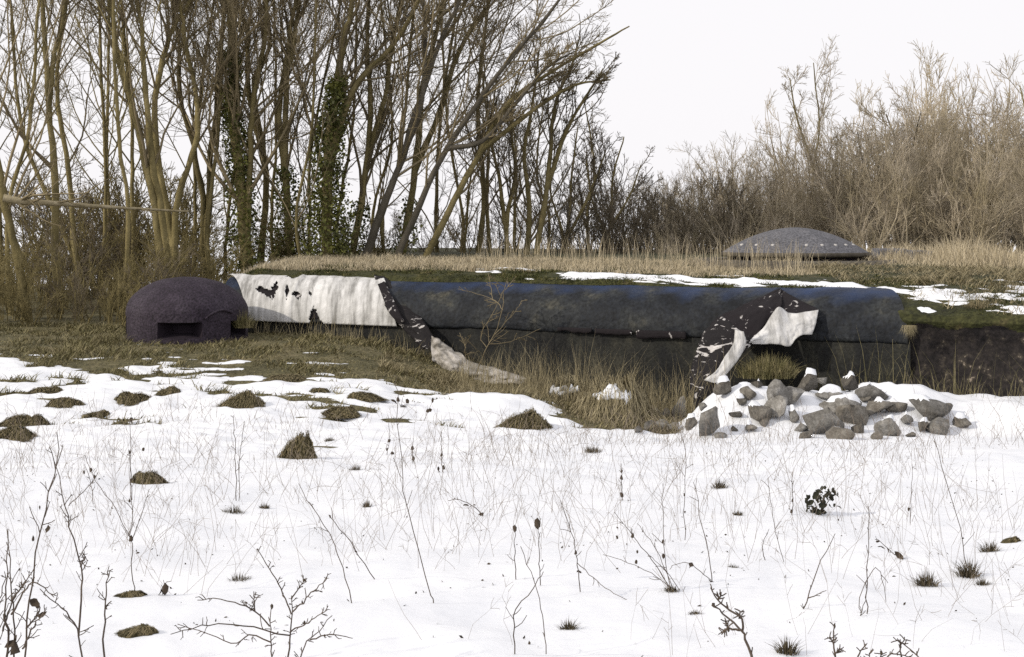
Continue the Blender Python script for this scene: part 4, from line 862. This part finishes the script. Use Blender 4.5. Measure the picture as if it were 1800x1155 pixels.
hump = [
 (236, 706, 74, 28, 'rounded dark grass hump in the snow, left of its twin below the cupola'), (426, 716, 78, 36, 'rounded dark grass hump below the right end of the cupola'),
 (918, 752, 82, 42, 'dark grass hump poking from the snow bank at mid picture'), (524, 806, 62, 52, 'tall ragged grass hump standing alone in the open snow'),
 (262, 850, 58, 28, 'low grass hump half buried in snow at the left'), (36, 748, 86, 26, 'wide flat grass hump at the left edge, upper of two'),
 (24, 772, 76, 30, 'grass hump at the left edge, lower of two'), (86, 690, 62, 16, 'low grass hump among snow streaks far left'), (112, 712, 60, 18, 'flat grass hump just below the far left one'),
 (600, 728, 64, 18, 'flat ragged grass hump in the middle of the snow streaks'), (168, 732, 50, 13, 'thin dark grass hump between the left pair and the left edge'), (500, 667, 70, 12, 'dark flat hump at the upper edge of the snow'),
 (228, 1048, 58, 13, 'thin brown hump of laid grass, lower left snow'), (232, 1114, 82, 20, 'slanting hump of laid grass near the bottom left corner'),
 (640, 700, 60, 14, 'low hump of grass under the trailing grey strip'), (1778, 952, 38, 11, 'small flat hump near the right edge'), (300, 690, 44, 12, 'small hump between the rounded pair'), (560, 690, 40, 11, 'small flat hump above the ragged one')]
for i, (px, py, w, h, lab) in enumerate(hump):
    tuft('grass_hump', lab, px, py, hit_snow(px, py), w * 1.12, h * (0.55 if w > 65 else 0.62), 620 if w > 50 else 320, 'tuft_grass', 420 + i, mound=0.95, droop=1.0, group='grass humps in the snow', cat='grass hump')
small = [
 (412, 902, 30, 22, 'small dark tuft left of centre with long thin stalks'), (465, 892, 14, 14, 'tiny tuft right beside the stalked tuft'), (1264, 858, 18, 24, 'small upright tuft right of centre in the snow'),
 (1040, 795, 26, 20, 'little brown tuft below the rubble heap'), (1000, 1108, 20, 34, 'dark upright tuft near the bottom middle'), (1628, 1030, 28, 40, 'slanting dark tuft in the lower right snow'),
 (1703, 1015, 28, 46, 'leafy dark tuft, left of the pair by the right edge'), (1727, 1030, 16, 24, 'lowest of the tufts by the right edge'), (1741, 970, 22, 30, 'upper tuft near the right edge'),
 (1298, 905, 12, 14, 'tiny tuft right of centre, below the upright one'), (645, 890, 12, 18, 'tiny dark tuft in the open snow left of centre'), (420, 1020, 34, 22, 'faint wispy tuft in the lower left snow'),
 (1289, 998, 22, 14, 'wispy slanting tuft in the lower middle snow'), (1385, 1150, 26, 46, 'mossy stub of grass at the bottom edge with a bare switch'), (625, 826, 16, 14, 'tiny tuft right of the ragged hump'), (580, 775, 14, 12, 'tiny curled tuft touching the ragged hump'),
 (1180, 1040, 20, 22, 'dark tuft among tangled stems in the lower middle'), (1222, 1080, 20, 18, 'dark tuft just below the tangled stems')]
for i, (px, py, w, h, lab) in enumerate(small):
    tuft('grass_tuft', lab, px, py, hit_snow(px, py), w, h * 1.2, 170, 'tuft_dark', 460 + i, droop=0.7, group='small tufts in the snow')

# ------------------------------------------------------------------ rubble heap
import bmesh
def ico(sub):
    bm = bmesh.new(); bmesh.ops.create_icosphere(bm, subdivisions=sub, radius=1.0)
    V = np.array([v.co[:] for v in bm.verts]); F = np.array([[v.index for v in f.verts] for f in bm.faces]); bm.free(); return V, F
ICO3 = ico(3)
def rock(px, py, w, h, seed, label, mat='rock', cap=0.0, peak=0.0, dy=0.0, group='rocks of the rubble heap', slant=0.0):
    r = np.random.default_rng(seed)
    Y = min(hit_snow(px, py + 0.40 * h, 16.0), 21.35) + dy; c = unproj(px, py, Y); s = np.array([w, 0.85 * w, h]) / 2 / FPX * Y * 1.24
    V, F = ICO3; V = V.copy()
    for j in range(9):
        nrm = norm(r.normal(size=3)); d = r.uniform(0.34, 0.74)
        e = V @ nrm - d; V = V - np.where(e > 0, e, 0)[:, None] * nrm
    V /= np.abs(V).max(0)
    if peak: V[:, 0] *= 1 - peak * np.clip(V[:, 2], 0, 1) * 0.8
    V += 0.05 * np.stack([fbm(V[:, 1] * 3 + seed, V[:, 2] * 3, seed + q, 3) for q in range(3)], 1)
    V[:, 2] += slant * V[:, 0]
    V = V * s
    rz = r.uniform(-0.5, 0.5); cz, sz = math.cos(rz), math.sin(rz)
    V[:, :2] = V[:, :2] @ np.array([[cz, sz], [-sz, cz]])
    o = add('rock', make_mesh('rock', V, [F], (M[mat],), False), None, c); tag(o, label, 'rock', group)
    if cap:
        fn = norm(np.cross(V[F[:, 1]] - V[F[:, 0]], V[F[:, 2]] - V[F[:, 0]])); ctr = V[F].mean(1)
        k = (fn[:, 2] > 0.35) & (ctr[:, 2] > (1 - cap * 1.6) * s[2]) & (ctr[:, 1] > -0.55 * s[1])
        if k.any():
            Fk = F[k]; used = np.unique(Fk); cnt = np.zeros(len(V)); np.add.at(cnt, Fk.ravel(), 1); tot = np.zeros(len(V)); np.add.at(tot, F.ravel(), 1)
            W_ = V.copy(); inner = (cnt / tot) > 0.99
            W_[:, 2] += np.where(inner, 0.045, 0.0); W_ *= np.where(inner, 1.02, 1.012)[:, None]
            rm = np.zeros(len(V), np.int64); rm[used] = np.arange(len(used))
            add('snow_cap', make_mesh('snow_cap', W_[used], [rm[Fk]], (M['snow'],), True), o)
    return o
RK = [
 (1275, 684, 36, 30, 'squat rock under a thick snow rim at the flap end of the heap', 'rock_dark', 0.3, 0), (1311, 688, 30, 24, 'small wedge rock right of the squat snow rimmed one', 'rock_dark', 0.25, 0.5),
 (1362, 690, 50, 50, 'tall peaked grey rock at the back of the rubble heap', 'rock', 0, 0.75), (1418, 674, 36, 34, 'round dark rock at the top of the heap', 'rock_dark', 0, 0), (1391, 692, 46, 34, 'pale slab leaning between the peaked and the round rock', 'rock', 0, 0.2),
 (1250, 744, 52, 52, 'big pale rock with rounded left face at the front left', 'rock', 0, 0.3), (1293, 728, 28, 13, 'flat sliver of rock in the snow right of the pale front rock', 'rock_dark', 0, 0), (1334, 728, 36, 30, 'blocky dark rock touching the pitted one at mid heap', 'rock_dark', 0, 0.1),
 (1364, 716, 40, 36, 'pitted grey rock at mid heap below the peaked one', 'rock', 0, 0), (1394, 731, 20, 22, 'small upright stone just left of the largest boulder', 'rock', 0, 0), (1442, 738, 66, 58, 'largest grey boulder in the middle of the heap', 'rock', 0, 0.2),
 (1457, 692, 40, 18, 'slab capped with snow above the largest boulder', 'rock', 0.45, 0.3), (1470, 712, 66, 26, 'broad flat shelf rock on top of the largest boulder', 'rock', 0.35, 0), (1216, 744, 24, 20, 'dark stone at the far left foot of the heap', 'rock_dark', 0.2, 0.3),
 (1292, 754, 12, 9, 'tiny dark stone alone in the snow at the heap front', 'rock_dark', 0, 0), (1493, 676, 32, 30, 'dark pointed rock at the top beside the snow bank', 'rock_dark', 0, 0.5), (1530, 690, 56, 26, 'slanting grey slab below the snow bank', 'rock', 0, 0.3),
 (1500, 726, 50, 46, 'dark boulder with snow in its notch right of the largest one', 'rock_dark', 0.2, 0), (1538, 716, 52, 24, 'long low rock between the slab and the snow hollow', 'rock_dark', 0.15, 0), (1575, 713, 36, 18, 'low rock edge under the snow hollow', 'rock_dark', 0.25, 0),
 (1628, 712, 66, 44, 'big brown rock under the overhanging snow at the right', 'rock', 0.4, 0.1), (1563, 752, 44, 34, 'rounded grey rock at the right front of the heap', 'rock', 0, 0.1), (1477, 760, 42, 28, 'mottled rock under a snow cushion at the front', 'rock_dark', 0.35, 0),
 (1654, 748, 46, 26, 'flat sloping rock near the right foot of the heap', 'rock', 0, 0.2), (1692, 744, 28, 20, 'last rock at the right foot of the heap', 'rock_dark', 0.2, 0), (1622, 750, 24, 18, 'dark stone left of the flat sloping rock', 'rock_dark', 0, 0), (1543, 764, 22, 18, 'small stone at the foot of the rounded front rock', 'rock_dark', 0, 0)]
for i, (px, py, w, h, lab, mt, cp, pk) in enumerate(RK):
    rock(px, py, w, h, 800 + i, lab, mt, cp or (0.22 if i % 3 == 0 else 0.12 if i % 3 == 1 else 0), pk)
EX = [(1235, 715, 16, 12, 'small stone on the snowy left shoulder of the heap'), (1318, 752, 22, 14, 'low stone in the open snow at the heap front, left of the largest boulder'), (1345, 742, 18, 14, 'chip of rock below the blocky dark one'), (1408, 752, 24, 16, 'broken stone at the left foot of the largest boulder'), (1420, 764, 30, 16, 'flat dark stone under the largest boulder'), (1330, 676, 18, 12, 'small stone behind the wedge rock'), (1445, 668, 20, 14, 'small stone on the crest right of the round rock'), (1512, 752, 26, 20, 'cracked stone between the mottled and the rounded front rock'), (1520, 700, 22, 16, 'small stone wedged beside the slanting slab'), (1590, 738, 26, 18, 'stone in the hollow right of the rounded front rock'), (1600, 764, 16, 10, 'flat chip at the right front of the heap'), (1660, 716, 24, 18, 'stone against the right end of the big brown rock'), (1268, 766, 22, 10, 'flat stone below the big pale front rock'), (1305, 706, 20, 14, 'stone half sunk in snow above the flat sliver')]
for i, (px, py, w, h, lab) in enumerate(EX):
    rock(px, py, w, h, 880 + i, lab, 'rock_dark' if i % 3 else 'rock', 0.2 if i % 4 == 1 else 0.0, 0.2)
for i, (px, py, w, h, lab) in enumerate([(1142, 750, 22, 18, 'stone at the left end of the loose ones in the ditch'), (1152, 730, 18, 20, 'upper left stone among the ditch reeds'), (1163, 746, 28, 20, 'broad stone in the middle of the ditch stones'), (1181, 750, 24, 18, 'low stone between the ditch and the rubble heap'), (1196, 716, 26, 34, 'upright pale stone beside the hanging black flap'), (1170, 726, 16, 16, 'small round stone among the ditch reeds'), (1120, 756, 18, 12, 'flat stone furthest left in the ditch')]):
    rock(px, py, w, h, 860 + i, lab, 'rock', 0.0, 0.2, dy=0.0, group='loose stones in the ditch')

# ------------------------------------------------------------------ sapling, brambles and weeds
def stems_px(name, label, lines, Y, r0, mat, seed, twigs=0, tw_len=0.25, cat='weed', group=None, buds=(), leaves=(), tip=0.0012, side=0, depth=0.06, tang=45):
    """lines: pixel polylines at distance Y; buds: (px, py, size px); leaves: (px, py, size px)"""
    r = np.random.default_rng(seed); Ps, Rs = [], []
    for j, ln in enumerate(lines):
        dz = depth * r.normal()
        pts = np.array([unproj(p[0], p[1], Y + dz * k / max(len(ln) - 1, 1)) for k, p in enumerate(ln)])
        C = catmull(pts, 14); L_ = np.linalg.norm(C[-1] - C[0]); C[1:-1] += 0.006 * L_ * r.normal(size=(12, 3))
        rr = r0 * (1 if j == 0 else 0.75); q = np.linspace(0, 1, 14)
        Ps.append(C); Rs.append(rr * (1 - q) + tip * q)
    P = np.stack(Ps); R = np.stack(Rs); org = P[0][0].copy()
    root = empty(name, org, label, cat, group)
    g = Geo(); g.add(*tubes(P, R, 5)); add('stem', g.mesh('stem', M[mat], True, org), root)
    if twigs:
        P1, R1 = spawn(P, R, twigs, 0.15, 0.98, tang, tw_len, 5, 0.05, 0.14, 0.5, tip, r, minlen=0.02)
        g = Geo(); g.add(*tubes(P1, R1, 4))
        if side:
            P2, R2 = spawn(P1, R1, side, 0.2, 1, 45, 0.4, 4, 0.02, 0.14, 0.6, tip * 0.8, r, minlen=0.012); g.add(*tubes(P2, R2, 3))
        tag(add('twigs', g.mesh('twigs', M[mat], True, org), root), kind='stuff')
    for (bx, by, sz) in buds:
        V, F = ICO2; s_ = sz / 2 / FPX * Y; c = unproj(bx, by, Y)
        V = V * np.array([0.8, 0.8, 1.25]) * s_ * (1 + 0.25 * r.normal(size=(len(V), 1)))
        o = add('seed_head', make_mesh('seed_head', V, [F], (M['dead_leaf'],), False), root, c - org)
    for (lx, ly, sz) in leaves:
        c = unproj(lx, ly, Y) - org; s_ = sz / 2 / FPX * Y
        add('leaf', leaf_mesh(s_, r, 'dead_leaf'), root, c)
    return root
ICO2 = ico(1)
def leaf_mesh(s_, r, mat, n=6):
    a = norm(r.normal(size=3) * np.array([1, .5, 1]) + np.array([0, 0, -0.6])); b = norm(np.cross(a, r.normal(size=3)))
    c = np.cross(a, b); u = np.linspace(-1, 1, n); w = 0.5 * np.sqrt(np.maximum(0.0, 1 - u * u)) * (1 + 0.3 * r.normal(size=n)) + 0.02
    curl = 0.5 * u * u
    V = np.stack([np.outer(u, a) + np.outer(curl, c) + np.outer(w * k, b) + np.outer(abs(k) * 0.35 * w, c) for k in (-1, 0, 1)], 1) * s_
    return make_mesh('leaf', V.reshape(-1, 3), [grid_faces(n, 3)], (M[mat],), True)

stems_px('sapling', 'bare pale sapling with spreading branches before the dark wall', [[(838, 660), (850, 622), (868, 590), (882, 550), (888, 510), (892, 488)], [(884, 545), (872, 530), (850, 520), (805, 508)], [(855, 610), (845, 590), (868, 548), (884, 512)], [(868, 590), (905, 548), (918, 528)], [(858, 606), (900, 600), (950, 578)], [(889, 505), (870, 494), (860, 482)], [(888, 510), (900, 495), (908, 485)], [(820, 640), (818, 610), (828, 588)], [(819, 612), (808, 585)], [(866, 528), (862, 500), (858, 480)]], 24.4, 0.009, 'twig', 901, twigs=5, tw_len=0.28, cat='sapling', tip=0.004, side=3, depth=0.3)
stems_px('bramble', 'thorny dark bramble with arching canes at the bottom, left of centre', [[(512, 1200), (509, 1150), (511, 1105), (514, 1074), (513, 1050)], [(480, 1200), (478, 1154), (476, 1125), (475, 1099), (478, 1062)], [(512, 1080), (487, 1022), (451, 965)], [(514, 1076), (545, 1045), (575, 1016)], [(509, 1117), (440, 1102), (393, 1097), (340, 1103), (300, 1115)], [(476, 1129), (436, 1117), (412, 1131), (370, 1115), (312, 1097)], [(474, 1101), (448, 1074), (417, 1060), (378, 1052), (347, 1055)], [(522, 1200), (528, 1154), (541, 1125), (561, 1111), (584, 1082)], [(545, 1125), (580, 1115), (620, 1122)], [(512, 1110), (540, 1095), (575, 1072)], [(448, 1074), (446, 1040)], [(513, 1052), (535, 1020)]], 4.4, 0.0034, 'weed', 902, twigs=8, tw_len=0.12, cat='bramble', tip=0.0012, side=1, buds=((478, 1066, 7), (535, 1095, 6), (536, 1020, 5)), depth=0.12, tang=60)
stems_px('bramble', 'dense dark bramble filling the bottom left corner', [[(14, 1200), (12, 1120), (8, 1040), (14, 930)], [(26, 1200), (24, 1100), (18, 1010), (12, 930)], [(34, 1200), (46, 1110), (56, 1010), (80, 900), (96, 830), (100, 760)], [(150, 1200), (138, 1116), (110, 1072), (70, 1035)], [(138, 1116), (142, 1040), (142, 995), (125, 930), (112, 880), (95, 810)], [(142, 996), (150, 978)], [(5, 1110), (20, 1060), (45, 1020)], [(20, 1055), (40, 1030), (60, 1000)], [(46, 1105), (62, 1085), (70, 1070)], [(40, 1140), (60, 1100), (82, 1070)], [(0, 1170), (-5, 1090), (8, 1005)], [(184, 1160), (185, 1090), (186, 1040), (192, 995)], [(20, 1080), (55, 1025), (95, 1050)]], 4.4, 0.0045, 'weed', 903, twigs=9, tw_len=0.14, cat='bramble', tip=0.0012, side=1, buds=((58, 948, 8), (70, 892, 5), (25, 1140, 20), (8, 1085, 9)), leaves=((64, 1060, 24), (76, 1082, 22), (85, 932, 18), (24, 1130, 30)), depth=0.15)
stems_px('bramble', 'gnarled knobbly dark twig at the bottom, right of centre', [[(1336, 1200), (1319, 1148), (1304, 1109), (1272, 1080), (1253, 1061)], [(1305, 1110), (1305, 1088), (1278, 1069), (1261, 1053), (1249, 1033)], [(1300, 1108), (1282, 1104), (1274, 1086)], [(1300, 1088), (1301, 1074)], [(1281, 1104), (1268, 1112)], [(1262, 1054), (1268, 1046)]], 4.4, 0.0055, 'weed', 904, twigs=9, tw_len=0.10, cat='bramble', tip=0.0018, buds=((1254, 1062, 7), (1280, 1106, 9)), depth=0.03, tang=60)
stems_px('switch', 'single bare switch leaning right from the mossy stub at the bottom', [[(1392, 1150), (1402, 1100), (1420, 1050), (1442, 990), (1468, 938)], [(1420, 1052), (1435, 1046), (1446, 1040)]], 5.5, 0.0034, 'weed', 905, cat='switch', tip=0.0012, twigs=3, tw_len=0.05)
stems_px('bramble', 'low thorny twig at the bottom edge, right of the leaning switch', [[(1470, 1200), (1468, 1150), (1464, 1125), (1468, 1095)], [(1467, 1150), (1478, 1140)], [(1465, 1130), (1458, 1120)]], 4.4, 0.004, 'weed', 906, twigs=8, tw_len=0.16, cat='bramble', tip=0.0015, buds=((1467, 1100, 6),), tang=65)
stems_px('bramble', 'dark bare twigs crowding the bottom edge near the right', [[(1500, 1200), (1508, 1155), (1522, 1132)], [(1545, 1200), (1560, 1155), (1580, 1150), (1612, 1158)], [(1585, 1160), (1582, 1140), (1590, 1120)], [(1640, 1200), (1615, 1155), (1570, 1120)], [(1550, 1170), (1548, 1145)], [(1530, 1200), (1528, 1148)]], 4.4, 0.004, 'weed', 907, twigs=8, tw_len=0.16, cat='bramble', tip=0.0015, buds=((1582, 1136, 7), (1550, 1148, 6)), tang=65)
# tall single weeds, traced one by one: polyline, seed heads, leaves, label
WD = [
 ([[(234, 1048), (232, 1000), (231, 950), (229, 880), (228, 740)], [(231, 952), (250, 900), (262, 860)], [(231, 952), (200, 890), (165, 840), (150, 800)]], ((231, 947, 10), (228, 880, 6)), (), 'tall thin weed rising from the brown hump at lower left'),
 ([[(762, 1060), (755, 1040), (735, 960), (712, 880), (704, 820), (700, 700), (698, 660)]], (), (), 'longest bare stalk, left of the picture centre'),
 ([[(907, 1020), (905, 960), (906, 925)]], ((905, 930, 9),), (), 'weed with a dark seed head, left one of the pair at the centre'),
 ([[(950, 1030), (948, 970), (945, 918)]], ((945, 920, 15),), (), 'weed with the larger diamond seed head at the centre'),
 ([[(1204, 950), (1203, 880), (1204, 780), (1190, 700)]], ((1205, 930, 4), (1204, 900, 4), (1203, 870, 4)), (), 'thin knotted stalk below the left end of the rubble'),
 ([[(1524, 1080), (1524, 1020), (1526, 960), (1526, 890)], [(1524, 1090), (1510, 1060), (1535, 1000), (1548, 1015), (1558, 1060), (1556, 1118)], [(1500, 1110), (1520, 1060), (1525, 1000)]], (), ((1572, 1012, 8),), 'tall many stemmed weed in the lower right snow'),
 ([[(1700, 1010), (1692, 950), (1650, 800), (1640, 760)]], (), (), 'thin stalk bowed over the leafy tufts by the right edge'),
 ([[(1600, 920), (1602, 860), (1605, 820)]], ((1598, 895, 6),), (), 'short stalk alone in the right snow'),
 ([[(1094, 880), (1093, 850), (1092, 815)]], ((1093, 870, 9), (1092, 840, 7), (1093, 828, 5)), (), 'short budded weed below the ditch stones'),
 ([[(778, 830), (776, 800), (776, 760)]], ((776, 800, 7), (780, 822, 6)), ((770, 826, 12),), 'small leafy weed above the centre of the snow'),
 ([[(726, 815), (725, 795), (726, 770)]], ((725, 788, 8), (727, 806, 7)), (), 'small dark budded weed beside the longest stalk'),
 ([[(680, 800), (685, 770), (682, 730)]], ((684, 775, 7), (680, 790, 5)), ((690, 800, 12),), 'curly small weed left of the budded one'),
 ([[(705, 715), (708, 700), (712, 680)], [(705, 715), (695, 698)]], ((700, 702, 9), (716, 706, 8)), ((708, 712, 18), (694, 704, 14)), 'dark leafy weed at the snow edge below the trailing strip'),
 ([[(745, 740), (755, 718), (762, 700)]], ((760, 704, 6),), ((752, 722, 14),), 'dark curled weed right of the leafy one at the snow edge'),
 ([[(232, 745), (230, 720)]], ((231, 738, 8),), (), 'stubby dark weed under the left grass hump'),
 ([[(232, 880), (230, 830), (226, 790)]], ((228, 795, 6), (252, 790, 6)), (), 'thin weed with two dark heads left of the cupola line'),
 ([[(850, 908), (832, 890), (805, 878), (788, 880)]], (), ((820, 886, 14), (846, 904, 10)), 'low sprawling dry weed in the centre snow'),
 ([[(1180, 1040), (1150, 990), (1115, 945), (1080, 900)], [(1180, 1040), (1168, 970), (1166, 910), (1165, 850)], [(1185, 1035), (1130, 1000), (1060, 975)], [(1190, 1050), (1150, 960), (1120, 920)], [(1220, 1075), (1175, 1010), (1140, 975)]], ((1085, 945, 6), (1112, 942, 7), (1118, 988, 8), (1166, 978, 8), (1165, 952, 6), (1120, 970, 5)), ((1188, 1042, 20), (1222, 1078, 22)), 'tangle of dry weed stems with dark heads, lower middle'),
 ([[(1252, 1025), (1245, 960), (1228, 900), (1225, 840)], [(1250, 1020), (1210, 990), (1180, 995)]], (), ((1250, 1024, 16), (1215, 992, 14)), 'long stemmed weed right of the tangle'),
 ([[(1020, 1040), (1015, 990), (1005, 940), (985, 880)], [(1015, 990), (1060, 1030), (1110, 1060)]], ((1012, 972, 6),), ((1018, 1004, 10),), 'forked thin weed left of the tangle'),
 ([[(905, 1150), (905, 1080), (940, 1030), (955, 1005)], [(960, 1150), (950, 1060), (915, 960)]], (), (), 'pair of crossing stalks near the bottom middle'),
 ([[(618, 1060), (600, 990), (575, 930), (540, 880), (525, 850)]], (), (), 'long stalk slanting left in the lower left snow'),
 ([[(660, 1020), (620, 960), (585, 915), (578, 905)]], ((580, 908, 5),), (), 'stalk slanting beside the longer left leaning one'),
 ([[(415, 880), (414, 800), (410, 730)], [(420, 880), (422, 800), (430, 740)]], (), (), 'pair of fine stalks over the small stalked tuft'),
 ([[(1590, 982), (1570, 972), (1545, 950), (1538, 948)]], (), ((1582, 978, 22), (1550, 960, 14), (1562, 966, 10), (1543, 950, 10)), 'drooping weed with hanging dark leaves in the right snow'),
 ([[(1434, 1075), (1480, 1080), (1530, 1090), (1580, 1102)]], ((1579, 1102, 6),), (), 'twig lying almost level in the lower right snow'),
 ([[(1345, 985), (1340, 960), (1352, 930)], [(1395, 1050), (1370, 960), (1358, 900), (1350, 840)]], (), ((1382, 1006, 16),), 'thin bent stalk left of the leaning switch'),
 ([[(1392, 905), (1394, 880), (1392, 850), (1394, 830)]], ((1391, 900, 7), (1393, 880, 5)), (), 'dotted short weed left of the dark evergreen seedling'),
 ([[(286, 1045), (288, 1030), (294, 1022)]], ((290, 1036, 14),), ((284, 1040, 18),), 'dark leaf clump in the lower left snow'),
 ([[(120, 890), (160, 850), (172, 830)], [(165, 900), (160, 850), (150, 820)]], ((148, 830, 6), (160, 826, 7), (166, 838, 6)), (), 'reddish many headed weed at the left'),
]
for i, (lines, buds, leaves, lab) in enumerate(WD):
    b0 = lines[0][0]; Y = hit_snow(b0[0], min(b0[1], 1150))
    stems_px('weed', lab, lines, Y, 0.0022 if Y < 9 else 0.0032, 'weed', 920 + i, twigs=3, tw_len=0.14, buds=buds, leaves=leaves, group='dry weeds standing in the snow', tip=0.0011 if Y < 9 else 0.0018, depth=0.15)

# dark evergreen seedling
Y = hit_snow(1440, 905); c = unproj(1440, 907, Y); seed_ = empty('evergreen_seedling', c, 'dark evergreen seedling with drooping leaf sprays in the right snow', 'seedling'); r2 = np.random.default_rng(55)
for (x, y, n_) in ((1430, 880, 9), (1452, 868, 10), (1464, 872, 8), (1448, 886, 9), (1438, 898, 10), (1426, 888, 7)):
    q = unproj(x, y, Y) - c
    Vt, Ft = tubes(catmull([np.zeros(3), q * 0.6 + np.array([0, 0, 0.01]), q], 8), np.linspace(0.004, 0.002, 8), 4)
    add('stalk', make_mesh('stalk', Vt, [Ft], (M['dead_leaf'],), True), seed_)
    for k in range(n_):
        add('leaf', leaf_mesh(r2.uniform(0.018, 0.032), r2, 'dark_leaf'), seed_, q + 0.025 * r2.normal(size=3))

# fine dry stalks all over the snow
r = np.random.default_rng(19)
K = 4000; Y = 4.6 + 15.5 * r.uniform(0, 1, K) ** 0.8; X = r.uniform(-0.42, 0.42, K) * Y
k = fbm(X * 0.7, Y * 0.7, 91, 3) > -0.10; X, Y = X[k], Y[k]; K = len(X)
P0 = np.stack([X, Y, H(X, Y) + np.maximum(snow_t(X, Y), 0) - 0.02], 1); d = norm(np.stack([0.45 * r.normal(size=K), 0.3 * r.normal(size=K), np.ones(K)], 1)); L_ = 0.12 + 0.42 * r.uniform(0, 1, K) ** 1.6
pts = [P0]
for j in range(4): pts.append(pts[-1] + d * (L_ / 4)[:, None]); d = norm(d + 0.13 * r.normal(size=(K, 3)) * np.where(r.uniform(0, 1, (K, 1)) < 0.12, 5, 1) - np.array([0, 0, 0.03]))
P = np.stack(pts, 1); q = np.linspace(0, 1, 5)[None]; R = (0.00013 * np.clip(Y, 5, 20) * r.uniform(0.6, 1.3, K))[:, None] * (1 - 0.55 * q)
g = Geo(); g.add(*tubes(P, R, 3))
kk2 = r.uniform(0, 1, K) < 0.35
P1, R1 = spawn(P[kk2], R[kk2], 4, 0.45, 1.0, 40, 0.22, 4, 0.02, 0.15, 0.8, 0.0006, r, minlen=0.02); g.add(*tubes(P1, R1, 3))
o = add('dry_stalks', g.mesh('dry_stalks', M['weed_pale'], True)); tag(o, 'fine pale dry stalks standing all over the snow', 'grass', kind='stuff')
# crumbs of dead leaf and seed on the snow
K = 900; Y = 4.6 + 15 * r.uniform(0, 1, K); X = r.uniform(-0.42, 0.42, K) * Y; s_ = r.uniform(0.004, 0.012, K)[:, None]
c = np.stack([X, Y, H(X, Y) + np.maximum(snow_t(X, Y), 0) + 0.004], 1); a = norm(r.normal(size=(K, 3))); b = norm(np.cross(a, r.normal(size=(K, 3))))
V = np.stack([c - a * s_, c + b * s_ * 0.5, c + a * s_, c - b * s_ * 0.5], 1).reshape(-1, 3)
o = add('leaf_litter', make_mesh('leaf_litter', V, [np.arange(K * 4).reshape(-1, 4)], (M['dead_leaf'],))); tag(o, 'dark crumbs of leaf and seed scattered on the snow', 'leaf litter', kind='stuff')
